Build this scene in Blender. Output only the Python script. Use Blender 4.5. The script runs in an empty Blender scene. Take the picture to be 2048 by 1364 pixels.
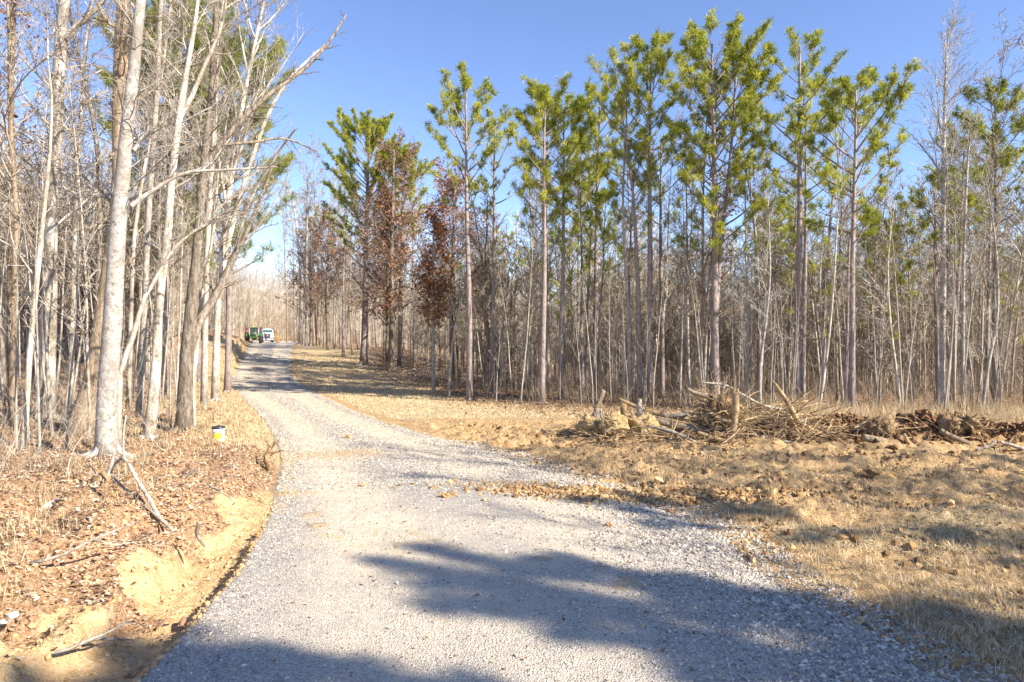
import bpy, bmesh, math, random
import numpy as np
from math import radians, sin, cos, pi
from mathutils import Vector

# ------------------------------------------------------------------ camera, sky, sun
S = bpy.context.scene
COL = S.collection
cam_d = bpy.data.cameras.new("camera"); cam = bpy.data.objects.new("camera", cam_d); COL.objects.link(cam)
CAMZ = 2.9
cam.location = (0, 0, CAMZ); cam.rotation_euler = (radians(90), 0, 0)
cam_d.lens = 24; cam_d.sensor_width = 36; cam_d.clip_end = 3000; cam_d.clip_start = 0.05
S.camera = cam
SUN_AZ, SUN_EL = radians(121), radians(33)      # azimuth clockwise from +Y
W = bpy.data.worlds.new("World"); S.world = W; W.use_nodes = True
wn = W.node_tree.nodes; wl = W.node_tree.links
bg = wn["Background"]; sky = wn.new("ShaderNodeTexSky"); sky.sky_type = 'NISHITA'; sky.sun_disc = False
sky.sun_elevation = SUN_EL; sky.sun_rotation = SUN_AZ; sky.ozone_density = 2.2; sky.air_density = 1.0; sky.dust_density = 0.0
sky.altitude = 1500
hs = wn.new("ShaderNodeHueSaturation"); hs.inputs['Hue'].default_value = 0.511; hs.inputs['Saturation'].default_value = 1.05
wl.new(sky.outputs[0], hs.inputs['Color']); wl.new(hs.outputs[0], bg.inputs[0]); bg.inputs[1].default_value = 0.116
sd = bpy.data.lights.new("sun", 'SUN'); sd.energy = 5.0; sd.angle = radians(0.5); sd.color = (1.0, 0.90, 0.76)
so = bpy.data.objects.new("sun", sd); COL.objects.link(so)
sv = Vector((sin(SUN_AZ)*cos(SUN_EL), cos(SUN_AZ)*cos(SUN_EL), sin(SUN_EL)))
so.rotation_euler = sv.to_track_quat('Z', 'Y').to_euler(); so.location = (20, -20, 30)
S.view_settings.view_transform = 'Standard'; S.view_settings.look = 'None'
S.view_settings.gamma = 1; S.view_settings.exposure = 1.28
S.cycles.max_bounces = 5; S.cycles.diffuse_bounces = 3; S.cycles.glossy_bounces = 2; S.cycles.transparent_max_bounces = 4
F = 1365.3

def at(px, py, d):                      # a photo pixel at distance d -> world point
    return np.array([(px-1024)/F*d, d, CAMZ + (682-py)/F*d])

# ------------------------------------------------------------------ numpy noise
def _h(ix, iy, seed):
    n = (ix.astype(np.int64)*374761393 + iy.astype(np.int64)*668265263 + seed*144665) & 0x7fffffff
    n = ((n ^ (n >> 13))*1274126177) & 0x7fffffff
    n = ((n ^ (n >> 15))*69069) & 0x7fffffff
    return ((n >> 8) & 0xffff)/65535.0
def vnoise(x, y, seed=0):
    x = np.asarray(x, float); y = np.asarray(y, float)
    ix = np.floor(x); iy = np.floor(y); fx = x-ix; fy = y-iy
    fx = fx*fx*(3-2*fx); fy = fy*fy*(3-2*fy)
    a = _h(ix, iy, seed); b = _h(ix+1, iy, seed); c = _h(ix, iy+1, seed); d = _h(ix+1, iy+1, seed)
    return (a*(1-fx)+b*fx)*(1-fy) + (c*(1-fx)+d*fx)*fy
def fbm(x, y, seed=0, o=4, g=0.5):
    s = 0; a = 1; t = 0
    for k in range(o):
        s = s + a*vnoise(x*2**k+k*17.3, y*2**k+k*9.1, seed+k); t += a; a *= g
    return s/t*2-1
def sm(t):
    t = np.clip(t, 0, 1); return t*t*(3-2*t)

# ------------------------------------------------------------------ terrain functions
RY = [-60, 5.8, 7.1, 8.5, 10.5, 12.8, 15.3, 17.7, 20.5, 24, 29.1, 35, 41, 47.7, 55, 66, 78, 95, 116, 150, 220]
EL = [-3.1, -3.12, -3.24, -3.37, -3.8, -4.4, -5.13, -5.95, -7.1, -8.6, -11.0, -13.8, -16.6, -19.6, -22.4, -26.4, -30.6, -37, -44.5, -57, -84]
ER = [3.6, 3.62, 3.42, 3.0, 3.0, 2.3, 0.75, -0.5, -2.4, -4.5, -7.1, -9.7, -12.3, -15.1, -18.0, -21.5, -25.3, -30.5, -37, -47, -74]
RZ = [0, 0, 0, 0, 0, 0, 0, 0, 0, 0, 0, 0, 0, 0.02, .3, 1.0, 1.85, 2.3, 2.5, 2.7, 4]
eL = lambda y: np.interp(y, RY, EL)
eR = lambda y: np.interp(y, RY, ER)
rz = lambda y: np.interp(y, RY, RZ)
FX = [-60, -30, -16, -11, -6, -2.2, 1.2, 8, 13, 20, 40, 120]
FY = [130, 100, 74, 60, 47, 34, 30, 27, 25.5, 24.5, 23, 20]
forest_y = lambda x: np.interp(x, FX, FY)

def masks(x, y):
    xr = x-eR(y); xl = eL(y)-x
    n = fbm(x*.8, y*.8, 5, 3)
    fr = sm((y-forest_y(x)+n*1.5)/3)*(xr > 0)
    left = (xl > 0)
    ditch = sm((14.5-y)/3.5)
    cutw = np.where(y < 12, 1.3+(8-y)*.1, .5)
    clay = left*ditch*sm((cutw+n*.9-xl)/.35)
    clay = np.maximum(clay, left*sm((vnoise(x*.9, y*1.3, 71)-.76)/.12)*sm((14-y)/3)*sm((6-xl)/2))
    gl = left*sm((y-13)/5)*sm((4.5+n*3-xl)/2)*(1-sm((y-70)/20)*.5)
    litter = np.clip(left*(1-clay)*(1-gl*.85) + fr, 0, 1)
    gr = (xr > 0)*(1-fr)*(sm((y-23)/5)*sm((xr+n*.6-.2)/.8) + sm((y-22.5+n*1.5)/2)*sm((x-5)/4))
    gf = (xr > 0)*(1-fr)*sm((vnoise(x*.35+3, y*.8, 33)-.42)/.2)*sm((17-y)/4)*sm((xr-.3)/1.0)*.8
    grass = np.clip(gl+gr+gf, 0, 1)
    return litter, grass, clay, fr

def ground(x, y):
    x = np.asarray(x, float); y = np.asarray(y, float)
    zr = rz(y); xr = x-eR(y); xl = eL(y)-x
    # right side
    rgt = zr*(1-sm((xr-7)/26))
    field = sm(xr/1.2)*sm((27-y)/5)
    ridg = 1-np.abs(fbm(x*.33+y*.12, y*1.5, 11, 4))*2
    mud = (ridg-.35)*.2 + fbm(x*1.1, y*2.6, 12, 4)*.11 + fbm(x*5, y*8, 14, 3)*.1 + np.clip(fbm(x*2.6, y*7, 17, 3), -.1, 1)*.16
    rut = 0
    for y0, sl, am, ph in ((17.6, -.05, .25, 0), (16.3, -.07, .3, 1), (15.2, -.02, .2, 2), (14.1, -.09, .25, 3.5), (12.9, -.05, .2, 5), (11.6, -.12, .3, 4), (9.6, -.2, .2, 2), (8.6, -.22, .2, 2.3)):
        q = (y-(y0+sl*(x-4)+am*np.sin(x*.35+ph)+.06*fbm(x*2, y, 15, 2)))/.13
        rut = rut + (-.075*np.exp(-q*q)+.05*np.exp(-(np.abs(q)-1.7)**2))*sm((fbm(x*.3+ph, y*.2, 16, 2)+.35)/.3)
    rgt = rgt + field*rut + field*mud*(.35+.65*sm((y-8)/4)) + fbm(x*1.2, y*1.2, 13, 3)*.04*(1-field)*sm(xr/2) - sm(xr/3)*.04*sm((y-30)/10)
    rgt = rgt - .0*xr
    mound = sm((x-7.3+fbm(x, y, 31, 2)*.4)/1.6)*sm((16.5-x)/3)*np.exp(-((y-20.6+(x-9)*.13)/.85)**2)
    pile = np.exp(-((x-4.6)/3.4)**4)*np.exp(-((y-20.2)/.9)**2)
    rgt = rgt + mound*(.47+.26*fbm(x*1.1, y*1.6, 32, 3)+.14*fbm(x*4, y*5, 33, 3)) + pile*(.16+.1*fbm(x*2, y*2, 34, 3))
    rgt = rgt - 1.2*sm((y-forest_y(x)-6)/40)*sm((x+2)/10)
    # left side
    n = fbm(x*.7, y*.7, 21, 4); n2 = fbm(x*2.6, y*2.6, 22, 4); n3 = fbm(x*9, y*9, 23, 3)
    dt = sm((11.6-y)/2.6)
    u = xl - 1.0*dt + (n*.3+n2*.18)*sm(xl/.5)
    B = .62+.1*n + 1.1*sm((y-48)/14)*(1-sm((y-95)/20))
    bank = B*(.62*sm(u/(.95+.5*dt)) + .38*sm(u/3.6))
    hill = .2*np.clip(xl-6, 0, 60)*sm((y-14)/32) + .03*np.clip(xl-6, 0, 40)
    lft = zr - .2*dt*np.exp(-((xl-.55+n2*.12)/.5)**4) - .03*dt + bank + hill + dt*(.08+.13*sm((n2+.35)/.4))*sm((u-.02)/.13) - dt*.12*sm((u-.9)/.6)
    gul = dt*sm((u)/.6)*sm((5-u)/2)
    lft = lft + (n2*.15*sm((xl-.5)/1.) + n3*.05*sm(xl/.5))*sm((40-y)/20) - gul*.28*sm((vnoise(x*1.0+y*.5, y*.8-x*.2, 24)-.55)/.25) + n*.1*sm(xl/3)
    under = zr - .02 - .18*sm(np.minimum(-xr, -xl)/1.2)
    z = np.where(xr > 0, rgt, np.where(xl > 0, lft, under))
    # far ridge behind the bend of the road
    z = z + 15*sm((y-150)/170)*(1+.25*fbm(x*.012, y*.004, 41, 2)) + 4*sm((-x-70)/80)*sm(y/60)*sm((160-y)/60)
    return z

def road_h(x, y):
    zr = rz(y); xr = x-eR(y); xl = eL(y)-x
    wd = eR(y)-eL(y); t = (x-eL(y))/wd
    near = sm((30-y)/20)
    tr = np.exp(-((t-.25)/.09)**2)+np.exp(-((t-.72)/.1)**2)
    z = zr + .035 + .05*(1-(2*t-1)**2)*near - .022*tr + .015*fbm(x*1.2, y*.7, 51, 3) + .008*fbm(x*7, y*7, 52, 3)*sm((20-y)/8)
    el = xl + .12*fbm(x*1.5, y*1.5, 53, 4); er = xr + .5*fbm(x*.8, y*.8, 54, 4)
    z = z - np.clip(el, 0, 2)*np.where(y < 12, .9, .4) - np.clip(er+.3, 0, 4)*.11
    return z
def surf(x, y):
    g = ground(x, y); r = road_h(x, y)
    return np.where((x > eL(y)-.9) & (x < eR(y)+1.6), np.maximum(g, r), g)
def gz(x, y): return float(surf(np.array([x]), np.array([y]))[0])

# ------------------------------------------------------------------ mesh + object helpers
def mesh(name, V, Fs, mat, smooth=True, attrs=None):
    me = bpy.data.meshes.new(name)
    V = np.asarray(V, np.float32).reshape(-1, 3)
    Fs = [np.asarray(f, np.int32) for f in Fs if len(f)]
    nl = sum(f.size for f in Fs); nf = sum(len(f) for f in Fs)
    me.vertices.add(len(V)); me.vertices.foreach_set('co', V.ravel())
    me.loops.add(nl); me.loops.foreach_set('vertex_index', np.concatenate([f.ravel() for f in Fs]))
    me.polygons.add(nf)
    tot = np.concatenate([np.full(len(f), f.shape[1], np.int32) for f in Fs])
    st = np.concatenate([[0], np.cumsum(tot)[:-1]]).astype(np.int32)
    me.polygons.foreach_set('loop_start', st)
    me.polygons.foreach_set('use_smooth', np.full(nf, smooth))
    me.update(calc_edges=True)
    for k, a in (attrs or {}).items():
        at_ = me.attributes.new(k, 'FLOAT', 'POINT'); at_.data.foreach_set('value', np.asarray(a, np.float32))
    me.materials.append(mat)
    return me
def link(name, data, parent=None, loc=None):
    o = bpy.data.objects.new(name, data); COL.objects.link(o)
    if loc is not None: o.location = loc
    if parent: o.parent = parent
    return o
def tag(o, label, cat, group=None, kind=None):
    if label: o['label'] = label
    if cat: o['category'] = cat
    if group: o['group'] = group
    if kind: o['kind'] = kind
    return o
def thing(name, label, cat, loc=(0, 0, 0), rz_=0, group=None):
    o = link(name, None, None, loc); o.rotation_euler = (0, 0, rz_)
    return tag(o, label, cat, group)

class Geo:
    def __init__(s): s.V = []; s.T = []; s.Q = []; s.R = []; s.n = 0; s.tb = {}
    def add(s, V, T=None, Q=None, rnd=None):
        V = np.asarray(V, float).reshape(-1, 3)
        if T is not None and len(T): s.T.append(np.asarray(T)+s.n)
        if Q is not None and len(Q): s.Q.append(np.asarray(Q)+s.n)
        s.V.append(V); s.R.append(np.full(len(V), random.random()) if rnd is None else np.broadcast_to(rnd, (len(V),)))
        s.n += len(V)
    def tube(s, P, R, sides=3, cap=False):
        P = np.asarray(P, float); R = np.asarray(R, float)
        s.tb.setdefault((len(P), sides, cap), []).append((P, R))
    def flush(s):
        for (n, k, cap), lst in s.tb.items():
            P = np.array([a for a, b in lst]); R = np.array([b for a, b in lst]); B = len(P)
            T = np.gradient(P, axis=1); T /= np.linalg.norm(T, axis=2, keepdims=True)+1e-9
            m = T.mean(axis=1); ref = np.where((np.abs(m[:, 2]) > .75)[:, None], [1., 0, 0], [0, 0, 1.])[:, None, :]
            U = np.cross(T, np.broadcast_to(ref, T.shape)); U /= np.linalg.norm(U, axis=2, keepdims=True)+1e-9
            Wv = np.cross(T, U); a = np.arange(k)*2*pi/k
            V = P[:, :, None]+R[:, :, None, None]*(np.cos(a)[:, None]*U[:, :, None]+np.sin(a)[:, None]*Wv[:, :, None])
            i = np.arange(n-1)[:, None]*k; j = np.arange(k)[None]; j2 = (j+1) % k
            q = np.stack([i+j, i+j2, i+k+j2, i+k+j], -1).reshape(-1, 4)
            Q = (np.arange(B)[:, None, None]*n*k+q[None]).reshape(-1, 4)
            V = V.reshape(-1, 3); rn = np.repeat(np.random.rand(B), n*k); Tt = None
            if cap:
                c0 = len(V); V = np.vstack([V, P[:, 0]-T[:, 0]*R[:, :1]*.15, P[:, -1]+T[:, -1]*R[:, -1:]*.25]); rn = np.concatenate([rn, np.zeros(2*B)])
                b = np.arange(B)[:, None]; jj = np.arange(k)[None]; j3 = (jj+1) % k
                t1 = np.stack([b*n*k+j3, b*n*k+jj, np.broadcast_to(c0+b, (B, k))], -1).reshape(-1, 3)
                o2 = (n-1)*k
                t2 = np.stack([b*n*k+o2+jj, b*n*k+o2+j3, np.broadcast_to(c0+B+b, (B, k))], -1).reshape(-1, 3)
                Tt = np.vstack([t1, t2])
            s.add(V, Tt, Q, rn)
        s.tb = {}
    def empty(s): return s.n == 0 and not s.tb
    def me(s, name, mat, smooth=True, off=None):
        s.flush(); V = np.vstack(s.V)
        if off is not None: V = V-np.asarray(off)
        return mesh(name, V, [np.vstack(a) for a in (s.T, s.Q) if a], mat, smooth, {'rnd': np.concatenate(s.R)})
    def obj(s, name, mat, parent=None, smooth=True, off=None, loc=None):
        return link(name, s.me(name, mat, smooth, off), parent, loc)
    def box(s, c, d, bev=0.0, rot=0):
        bm = bmesh.new(); bmesh.ops.create_cube(bm, size=1)
        for v in bm.verts: v.co = Vector((v.co.x*d[0], v.co.y*d[1], v.co.z*d[2]))
        if bev: bmesh.ops.bevel(bm, geom=bm.edges[:], offset=bev, segments=2, affect='EDGES')
        s.bm(bm, c, rot)
    def bm(s, bm, c=(0, 0, 0), rot=0):
        bmesh.ops.triangulate(bm, faces=bm.faces[:]); bm.verts.index_update()
        V = np.array([v.co[:] for v in bm.verts]); 
        if rot: V = V @ np.array([[cos(rot), sin(rot), 0], [-sin(rot), cos(rot), 0], [0, 0, 1]])
        s.add(V+np.asarray(c), T=[[v.index for v in f.verts] for f in bm.faces]); bm.free()
    def prism(s, poly, y0, y1, bev=0.0):      # outline in x,z extruded along y
        bm = bmesh.new(); a = [bm.verts.new((x, y0, z)) for x, z in poly]; f = bm.faces.new(a)
        r = bmesh.ops.extrude_face_region(bm, geom=[f]); 
        for v in r['geom']:
            if isinstance(v, bmesh.types.BMVert): v.co.y = y1
        bmesh.ops.recalc_face_normals(bm, faces=bm.faces[:])
        if bev: bmesh.ops.bevel(bm, geom=bm.edges[:], offset=bev, segments=2, affect='EDGES')
        s.bm(bm)
    def cyl(s, a, b, r, k=16, r2=None):
        s.tube([a, (np.array(a)+b)/2, b], [r, (r+(r2 or r))/2, r2 or r], k, True)

# ------------------------------------------------------------------ materials
def rgb(c): return (c[0], c[1], c[2], 1)
class Mat:
    def __init__(s, name, rough=.85, spec=.25):
        s.m = bpy.data.materials.new(name); s.m.use_nodes = True; s.nt = s.m.node_tree
        s.b = s.nt.nodes['Principled BSDF']; s.b.inputs['Roughness'].default_value = rough
        s.b.inputs['Specular IOR Level'].default_value = spec
        s.geo = s.n('ShaderNodeNewGeometry')
    def n(s, t, **k):
        nd = s.nt.nodes.new(t)
        for a, v in k.items(): setattr(nd, a, v)
        return nd
    def l(s, a, b): s.nt.links.new(a, b)
    def coord(s, scale=(1, 1, 1), obj=False):
        mp = s.n('ShaderNodeMapping'); mp.inputs['Scale'].default_value = scale
        if obj: tc = s.n('ShaderNodeTexCoord'); s.l(tc.outputs['Object'], mp.inputs[0])
        else: s.l(s.geo.outputs['Position'], mp.inputs[0])
        return mp.outputs[0]
    def noise(s, sc, det=3, co=None, rough=.6):
        t = s.n('ShaderNodeTexNoise'); t.inputs['Scale'].default_value = sc; t.inputs['Detail'].default_value = det; t.inputs['Roughness'].default_value = rough
        s.l(co if co is not None else s.coord(), t.inputs['Vector']); return t.outputs['Fac']
    def vor(s, sc, out='Color', co=None):
        t = s.n('ShaderNodeTexVoronoi'); t.inputs['Scale'].default_value = sc
        s.l(co if co is not None else s.coord(), t.inputs['Vector']); return t.outputs[out]
    def attr(s, name):
        a = s.n('ShaderNodeAttribute'); a.attribute_name = name; return a.outputs['Fac']
    def sep(s, c):
        q = s.n('ShaderNodeSeparateColor'); s.l(c, q.inputs[0]); return q.outputs[0]
    def ramp(s, f, stops, interp='LINEAR'):
        r = s.n('ShaderNodeValToRGB'); r.color_ramp.interpolation = interp
        e = r.color_ramp.elements
        while len(e) < len(stops): e.new(.5)
        for i, (p, c) in enumerate(stops): e[i].position = p; e[i].color = rgb(c)
        s.l(f, r.inputs[0]); return r.outputs[0]
    def mix(s, f, a, b, mode='MIX'):
        m = s.n('ShaderNodeMix', data_type='RGBA', blend_type=mode)
        for v, i in ((f, 0), (a, 6), (b, 7)):
            if isinstance(v, (int, float)): m.inputs[i].default_value = v
            elif isinstance(v, tuple): m.inputs[i].default_value = rgb(v)
            else: s.l(v, m.inputs[i])
        return m.outputs[2]
    def math(s, op, a, b=0.0, c=0.0, clamp=False):
        m = s.n('ShaderNodeMath', operation=op, use_clamp=clamp)
        for i, v in enumerate((a, b, c)):
            if isinstance(v, (int, float)): m.inputs[i].default_value = v
            else: s.l(v, m.inputs[i])
        return m.outputs[0]
    def col(s, c):
        if isinstance(c, tuple): s.b.inputs['Base Color'].default_value = rgb(c)
        else: s.l(c, s.b.inputs['Base Color'])
        return s
    def bump(s, h, dist=.02, st=1.0):
        b = s.n('ShaderNodeBump'); b.inputs['Distance'].default_value = dist; b.inputs['Strength'].default_value = st
        s.l(h, b.inputs['Height']); s.l(b.outputs[0], s.b.inputs['Normal']); return s
    def trans(s, c, f=.35):
        t = s.n('ShaderNodeBsdfTranslucent'); mx = s.n('ShaderNodeMixShader'); mx.inputs[0].default_value = f
        if isinstance(c, tuple): t.inputs[0].default_value = rgb(c)
        else: s.l(c, t.inputs[0])
        out = s.nt.nodes['Material Output']; s.l(s.b.outputs[0], mx.inputs[1]); s.l(t.outputs[0], mx.inputs[2]); s.l(mx.outputs[0], out.inputs[0]); return s

M = {}
def plain(name, c, rough=.5, var=.25, spec=.4, metal=0, sc=6):
    m = Mat(name, rough, spec); f = m.noise(sc, 4)
    m.col(m.ramp(f, [(.3, tuple(v*(1-var) for v in c)), (.7, c)])); m.b.inputs['Metallic'].default_value = metal
    M[name] = m.m; return m
def bark(name, dark, mid, light, zs=.25, sc=9, bd=.02, obj=True, blot=None):
    m = Mat(name, .9, .15); co = m.coord((1, 1, zs), obj)
    f = m.mix(.4, m.noise(sc, 5, co, .7), m.noise(sc*3.3, 4, m.coord((1, 1, min(zs*1.6, 1)), obj), .7)); r = m.attr('rnd')
    c = m.ramp(f, [(.36, dark), (.48, mid), (.60, light)])
    if blot:
        g = m.noise(2.2, 4, m.coord((1, 1, .7), obj)); c = m.mix(m.ramp(g, [(.5, (0, 0, 0)), (.62, (1, 1, 1))]), c, blot)
    c = m.mix(m.math('MULTIPLY', r, .35), c, dark)
    m.col(c); m.bump(f, bd, .9); M[name] = m.m; return m

# ground
m = Mat('ground_soil', .95, .1)
nA = m.noise(1.1, 5); nB = m.noise(9, 5); nC = m.noise(45, 4)
soil = m.ramp(m.mix(.5, nB, nC), [(.34, (.15, .095, .045)), (.45, (.39, .255, .125)), (.55, (.55, .385, .2)), (.68, (.67, .5, .3))])
clay = m.ramp(m.mix(.45, nB, nC), [(.25, (.36, .23, .11)), (.5, (.60, .42, .22)), (.75, (.74, .58, .37))])
vc = m.sep(m.vor(26)); vd = m.sep(m.vor(55))
lit = m.mix(.5, m.ramp(vc, [(0, (.13, .075, .045)), (.35, (.29, .175, .1)), (.7, (.42, .285, .18)), (1, (.58, .44, .32))]),
            m.ramp(vd, [(0, (.14, .08, .045)), (.5, (.4, .22, .11)), (1, (.6, .42, .27))]))
gco = m.coord((60, 14, 20)); gn = m.noise(1, 4, gco)
gra = m.ramp(m.mix(.5, gn, nC), [(.3, (.26, .185, .09)), (.5, (.52, .40, .225)), (.7, (.68, .56, .35))])
def thr(a, n, w=.12):
    return m.math('MULTIPLY_ADD', m.math('ADD', a, m.math('MULTIPLY', m.math('SUBTRACT', n, .5), 1.1)), 1/w, .5-.5/w, True)
c = m.mix(thr(m.attr('grass'), nB), soil, gra)
c = m.mix(thr(m.attr('litter'), nB), c, lit)
c = m.mix(thr(m.attr('clay'), m.mix(.5, nB, nC), .3), c, clay)
c = m.mix(m.attr('dark'), c, m.ramp(nB, [(.35, (.09, .05, .025)), (.55, (.25, .13, .06)), (.75, (.45, .3, .15))]))
c = m.mix(m.ramp(nA, [(.35, (.25, .25, .25)), (.6, (0, 0, 0))]), c, (.30, .2, .11))
m.col(c); m.bump(m.math('ADD', m.math('MULTIPLY', nB, .8), m.math('MULTIPLY', nC, .5)), .07, 1.0); M['ground'] = m.m
# gravel road
m = Mat('gravel_road', .93, .15)
nA = m.noise(.9, 5); nB = m.noise(7, 4); v1 = m.vor(48); v2 = m.vor(95); s1 = m.sep(v1); s2 = m.sep(v2)
grey = m.mix(.5, m.ramp(s1, [(0, (.17, .155, .135)), (.4, (.36, .33, .29)), (.8, (.54, .5, .44)), (1, (.7, .65, .56))]),
             m.ramp(s2, [(0, (.14, .13, .12)), (.5, (.4, .37, .33)), (1, (.66, .61, .53))]))
tan = m.ramp(m.mix(.5, nB, s2), [(.25, (.5, .42, .3)), (.5, (.7, .6, .44)), (.75, (.8, .7, .54))])
tf = m.math('ADD', m.attr('track'), m.math('MULTIPLY', m.math('SUBTRACT', nA, .52), 1.6), 0, True)
c = m.mix(m.math('MULTIPLY', tf, .9, 0, True), grey, tan)
dirt = m.math('ADD', m.attr('dirt'), m.math('MULTIPLY', m.math('SUBTRACT', nB, .5), 1.4))
c = m.mix(m.math('MULTIPLY_ADD', dirt, 4, -1.3, True), c, m.ramp(nB, [(.3, (.38, .25, .12)), (.7, (.58, .42, .22))]))
m.col(c)
d1 = m.vor(48, 'Distance'); d2 = m.vor(95, 'Distance')
m.bump(m.math('ADD', m.math('MULTIPLY', d1, -1), m.math('MULTIPLY', d2, -.6)), .02, .9); M['gravel'] = m.m
def scat(name, stops, tr=None, spec=.15, rough=.9):
    m = Mat(name, rough, spec); c = m.ramp(m.attr('rnd'), stops); m.col(c)
    if tr: m.trans(c, tr)
    M[name] = m.m
scat('stone', [(0, (.15, .135, .11)), (.4, (.37, .33, .275)), (.78, (.53, .485, .405)), (.9, (.66, .61, .51)), (1, (.5, .35, .2))])
scat('clod', [(0, (.16, .09, .04)), (.5, (.36, .22, .10)), (1, (.58, .41, .21))])
scat('mound_dirt', [(0, (.06, .035, .02)), (.5, (.19, .10, .05)), (1, (.42, .28, .15))])
scat('leaf', [(0, (.13, .075, .045)), (.25, (.33, .195, .11)), (.55, (.5, .345, .22)), (.8, (.64, .5, .36)), (1, (.78, .68, .55))], .25)
scat('straw', [(0, (.22, .145, .07)), (.35, (.48, .355, .19)), (.75, (.68, .56, .36)), (1, (.8, .71, .53))], .25)
scat('green_blade', [(0, (.1, .16, .04)), (1, (.3, .34, .1))], .3)
scat('needle', [(0, (.06, .105, .03)), (.45, (.33, .37, .05)), (1, (.74, .68, .12))], .4)
scat('needle_soft', [(0, (.09, .13, .03)), (.5, (.32, .36, .09)), (1, (.58, .56, .2))], .45)
scat('oak_leaf', [(0, (.13, .05, .03)), (.5, (.36, .175, .09)), (1, (.58, .34, .2))], .4)
scat('twig', [(0, (.14, .11, .08)), (.5, (.36, .30, .23)), (1, (.56, .5, .42))])
scat('twig_brown', [(0, (.08, .055, .035)), (.5, (.24, .18, .12)), (1, (.44, .36, .27))])
scat('wood_far', [(0, (.18, .145, .11)), (.5, (.37, .32, .25)), (1, (.56, .5, .41))])
bark('bark_pine', (.10, .075, .065), (.29, .235, .215), (.43, .37, .345), .3, 12, .03)
bark('bark_pale', (.10, .075, .05), (.39, .335, .26), (.62, .56, .48), .35, 8, .03, blot=(.66, .62, .56))
bark('bark_white', (.11, .09, .07), (.42, .39, .35), (.60, .575, .53), 1.1, 7, .03, blot=(.33, .29, .25))
bark('bark_brown', (.10, .07, .045), (.30, .225, .15), (.46, .37, .27), .16, 14, .05)
bark('bark_dark', (.06, .045, .035), (.18, .145, .11), (.38, .33, .27), .25, 10, .03)
bark('bark_grey', (.13, .11, .09), (.37, .33, .28), (.56, .51, .44), .3, 11, .02)
bark('log_wood', (.16, .10, .05), (.42, .29, .16), (.62, .48, .3), .6, 9, .02, obj=False)
bark('log_grey', (.10, .08, .06), (.34, .29, .23), (.6, .55, .47), .6, 9, .02, obj=False)
bark('root_clay', (.25, .15, .06), (.5, .35, .16), (.66, .52, .3), 1, 7, .06, obj=False)
bark('root_brown', (.07, .045, .025), (.25, .16, .085), (.5, .37, .22), 1, 8, .05, obj=False)

# ------------------------------------------------------------------ ground + road sheets
def steps(a, b, f):
    v = [a]
    while v[-1] < b: v.append(v[-1]+f(v[-1]))
    return np.array(v)
ys = np.concatenate([[-60, -45, -32, -22, -15, -10, -6, -3, -1, .5, 1.7, 2.6], steps(3.3, 470, lambda t: max(.055, (t-3)*.0085) if t < 24 else (t-3)*.0125)])
xp = steps(0, 330, lambda t: max(.055, (t-9)*.03)); xm = steps(0, 330, lambda t: max(.055, (t-8)*.03))
xs = np.concatenate([-xm[:0:-1], xp])
X, Y = np.meshgrid(xs, ys); Z = ground(X, Y)
nx, ny = len(xs), len(ys)
i = (np.arange(ny-1)[:, None]*nx+np.arange(nx-1)[None]).ravel()
Q = np.stack([i, i+1, i+nx+1, i+nx], -1)
li, gr, cl, fr = masks(X.ravel(), Y.ravel())
xx, yy = X.ravel(), Y.ravel()
dk = sm((xx-7.3)/1.5)*sm((16.5-xx)/2)*np.exp(-((yy-20.5+(xx-9)*.13)/1.1)**4)*.8 + np.exp(-((xx-4.6)/3.4)**4)*np.exp(-((yy-20.3)/1.0)**2)*.5
V = np.stack([X, Y, Z], -1).reshape(-1, 3)
tag(link('ground', mesh('ground', V, [Q], M['ground'], True, {'litter': li, 'grass': gr, 'clay': cl, 'dark': np.clip(dk, 0, 1)})), None, None, None, 'structure')
print('ground verts', len(V))
ys2 = np.concatenate([[-60, -30, -10, 0, 2], steps(3.3, 170, lambda t: max(.07, (t-4)*.011))])
tt = np.concatenate([[-.06, -.04], np.linspace(-.02, 1.02, 110), [1.04, 1.07]])
Yr = np.repeat(ys2[:, None], len(tt)+6, 1)
wd = (eR(ys2)-eL(ys2))[:, None]
mid = eL(ys2)[:, None]+np.clip(tt, 0, 1)[None]*wd
Xr = np.concatenate([eL(ys2)[:, None]-np.array([.8, .45, .25, .12])[None], eL(ys2)[:, None]+np.linspace(0, 1, 112)[None]*wd, eR(ys2)[:, None]+np.array([.25, .6, 1.1, 1.6])[None]], 1)
Yr = np.repeat(ys2[:, None], Xr.shape[1], 1)
Zr = road_h(Xr, Yr); nx, ny = Xr.shape[1], len(ys2)
i = (np.arange(ny-1)[:, None]*nx+np.arange(nx-1)[None]).ravel(); Q = np.stack([i, i+1, i+nx+1, i+nx], -1)
T = (Xr-eL(Yr))/(eR(Yr)-eL(Yr))
tw = .7+.6*sm((Yr-15)/15)
track = 1.15*(np.exp(-((T-.22-.03*np.sin(Yr*.3))/.13)**4)+np.exp(-((T-.75)/.14)**4))*np.clip(tw, 0, 1)*sm((Yr-4)/9) + .6*np.exp(-((T-.42)/.28)**2)*sm((13-Yr)/4)
dirt = .55*np.exp(-((Yr-13.2+Xr*.15)/.8)**2)*sm((Xr+2.5)/3)+.3*sm((vnoise(Xr*.5, Yr*1.4, 63)-.6)/.2)*sm((Yr-6)/4)*sm((22-Yr)/5)+.35*np.exp(-((T-.02)/.05)**2)*sm((Yr-9)/3)+.5*sm((T-.97)/.06)+.22*np.exp(-((Yr-17.5)/1.0)**2)
tag(link('gravel_road', mesh('gravel_road', np.stack([Xr, Yr, Zr], -1).reshape(-1, 3), [Q], M['gravel'], True, {'track': np.clip(track, 0, 1).ravel(), 'dirt': np.clip(dirt, 0, 1).ravel()})), None, None, None, 'structure')

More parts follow.
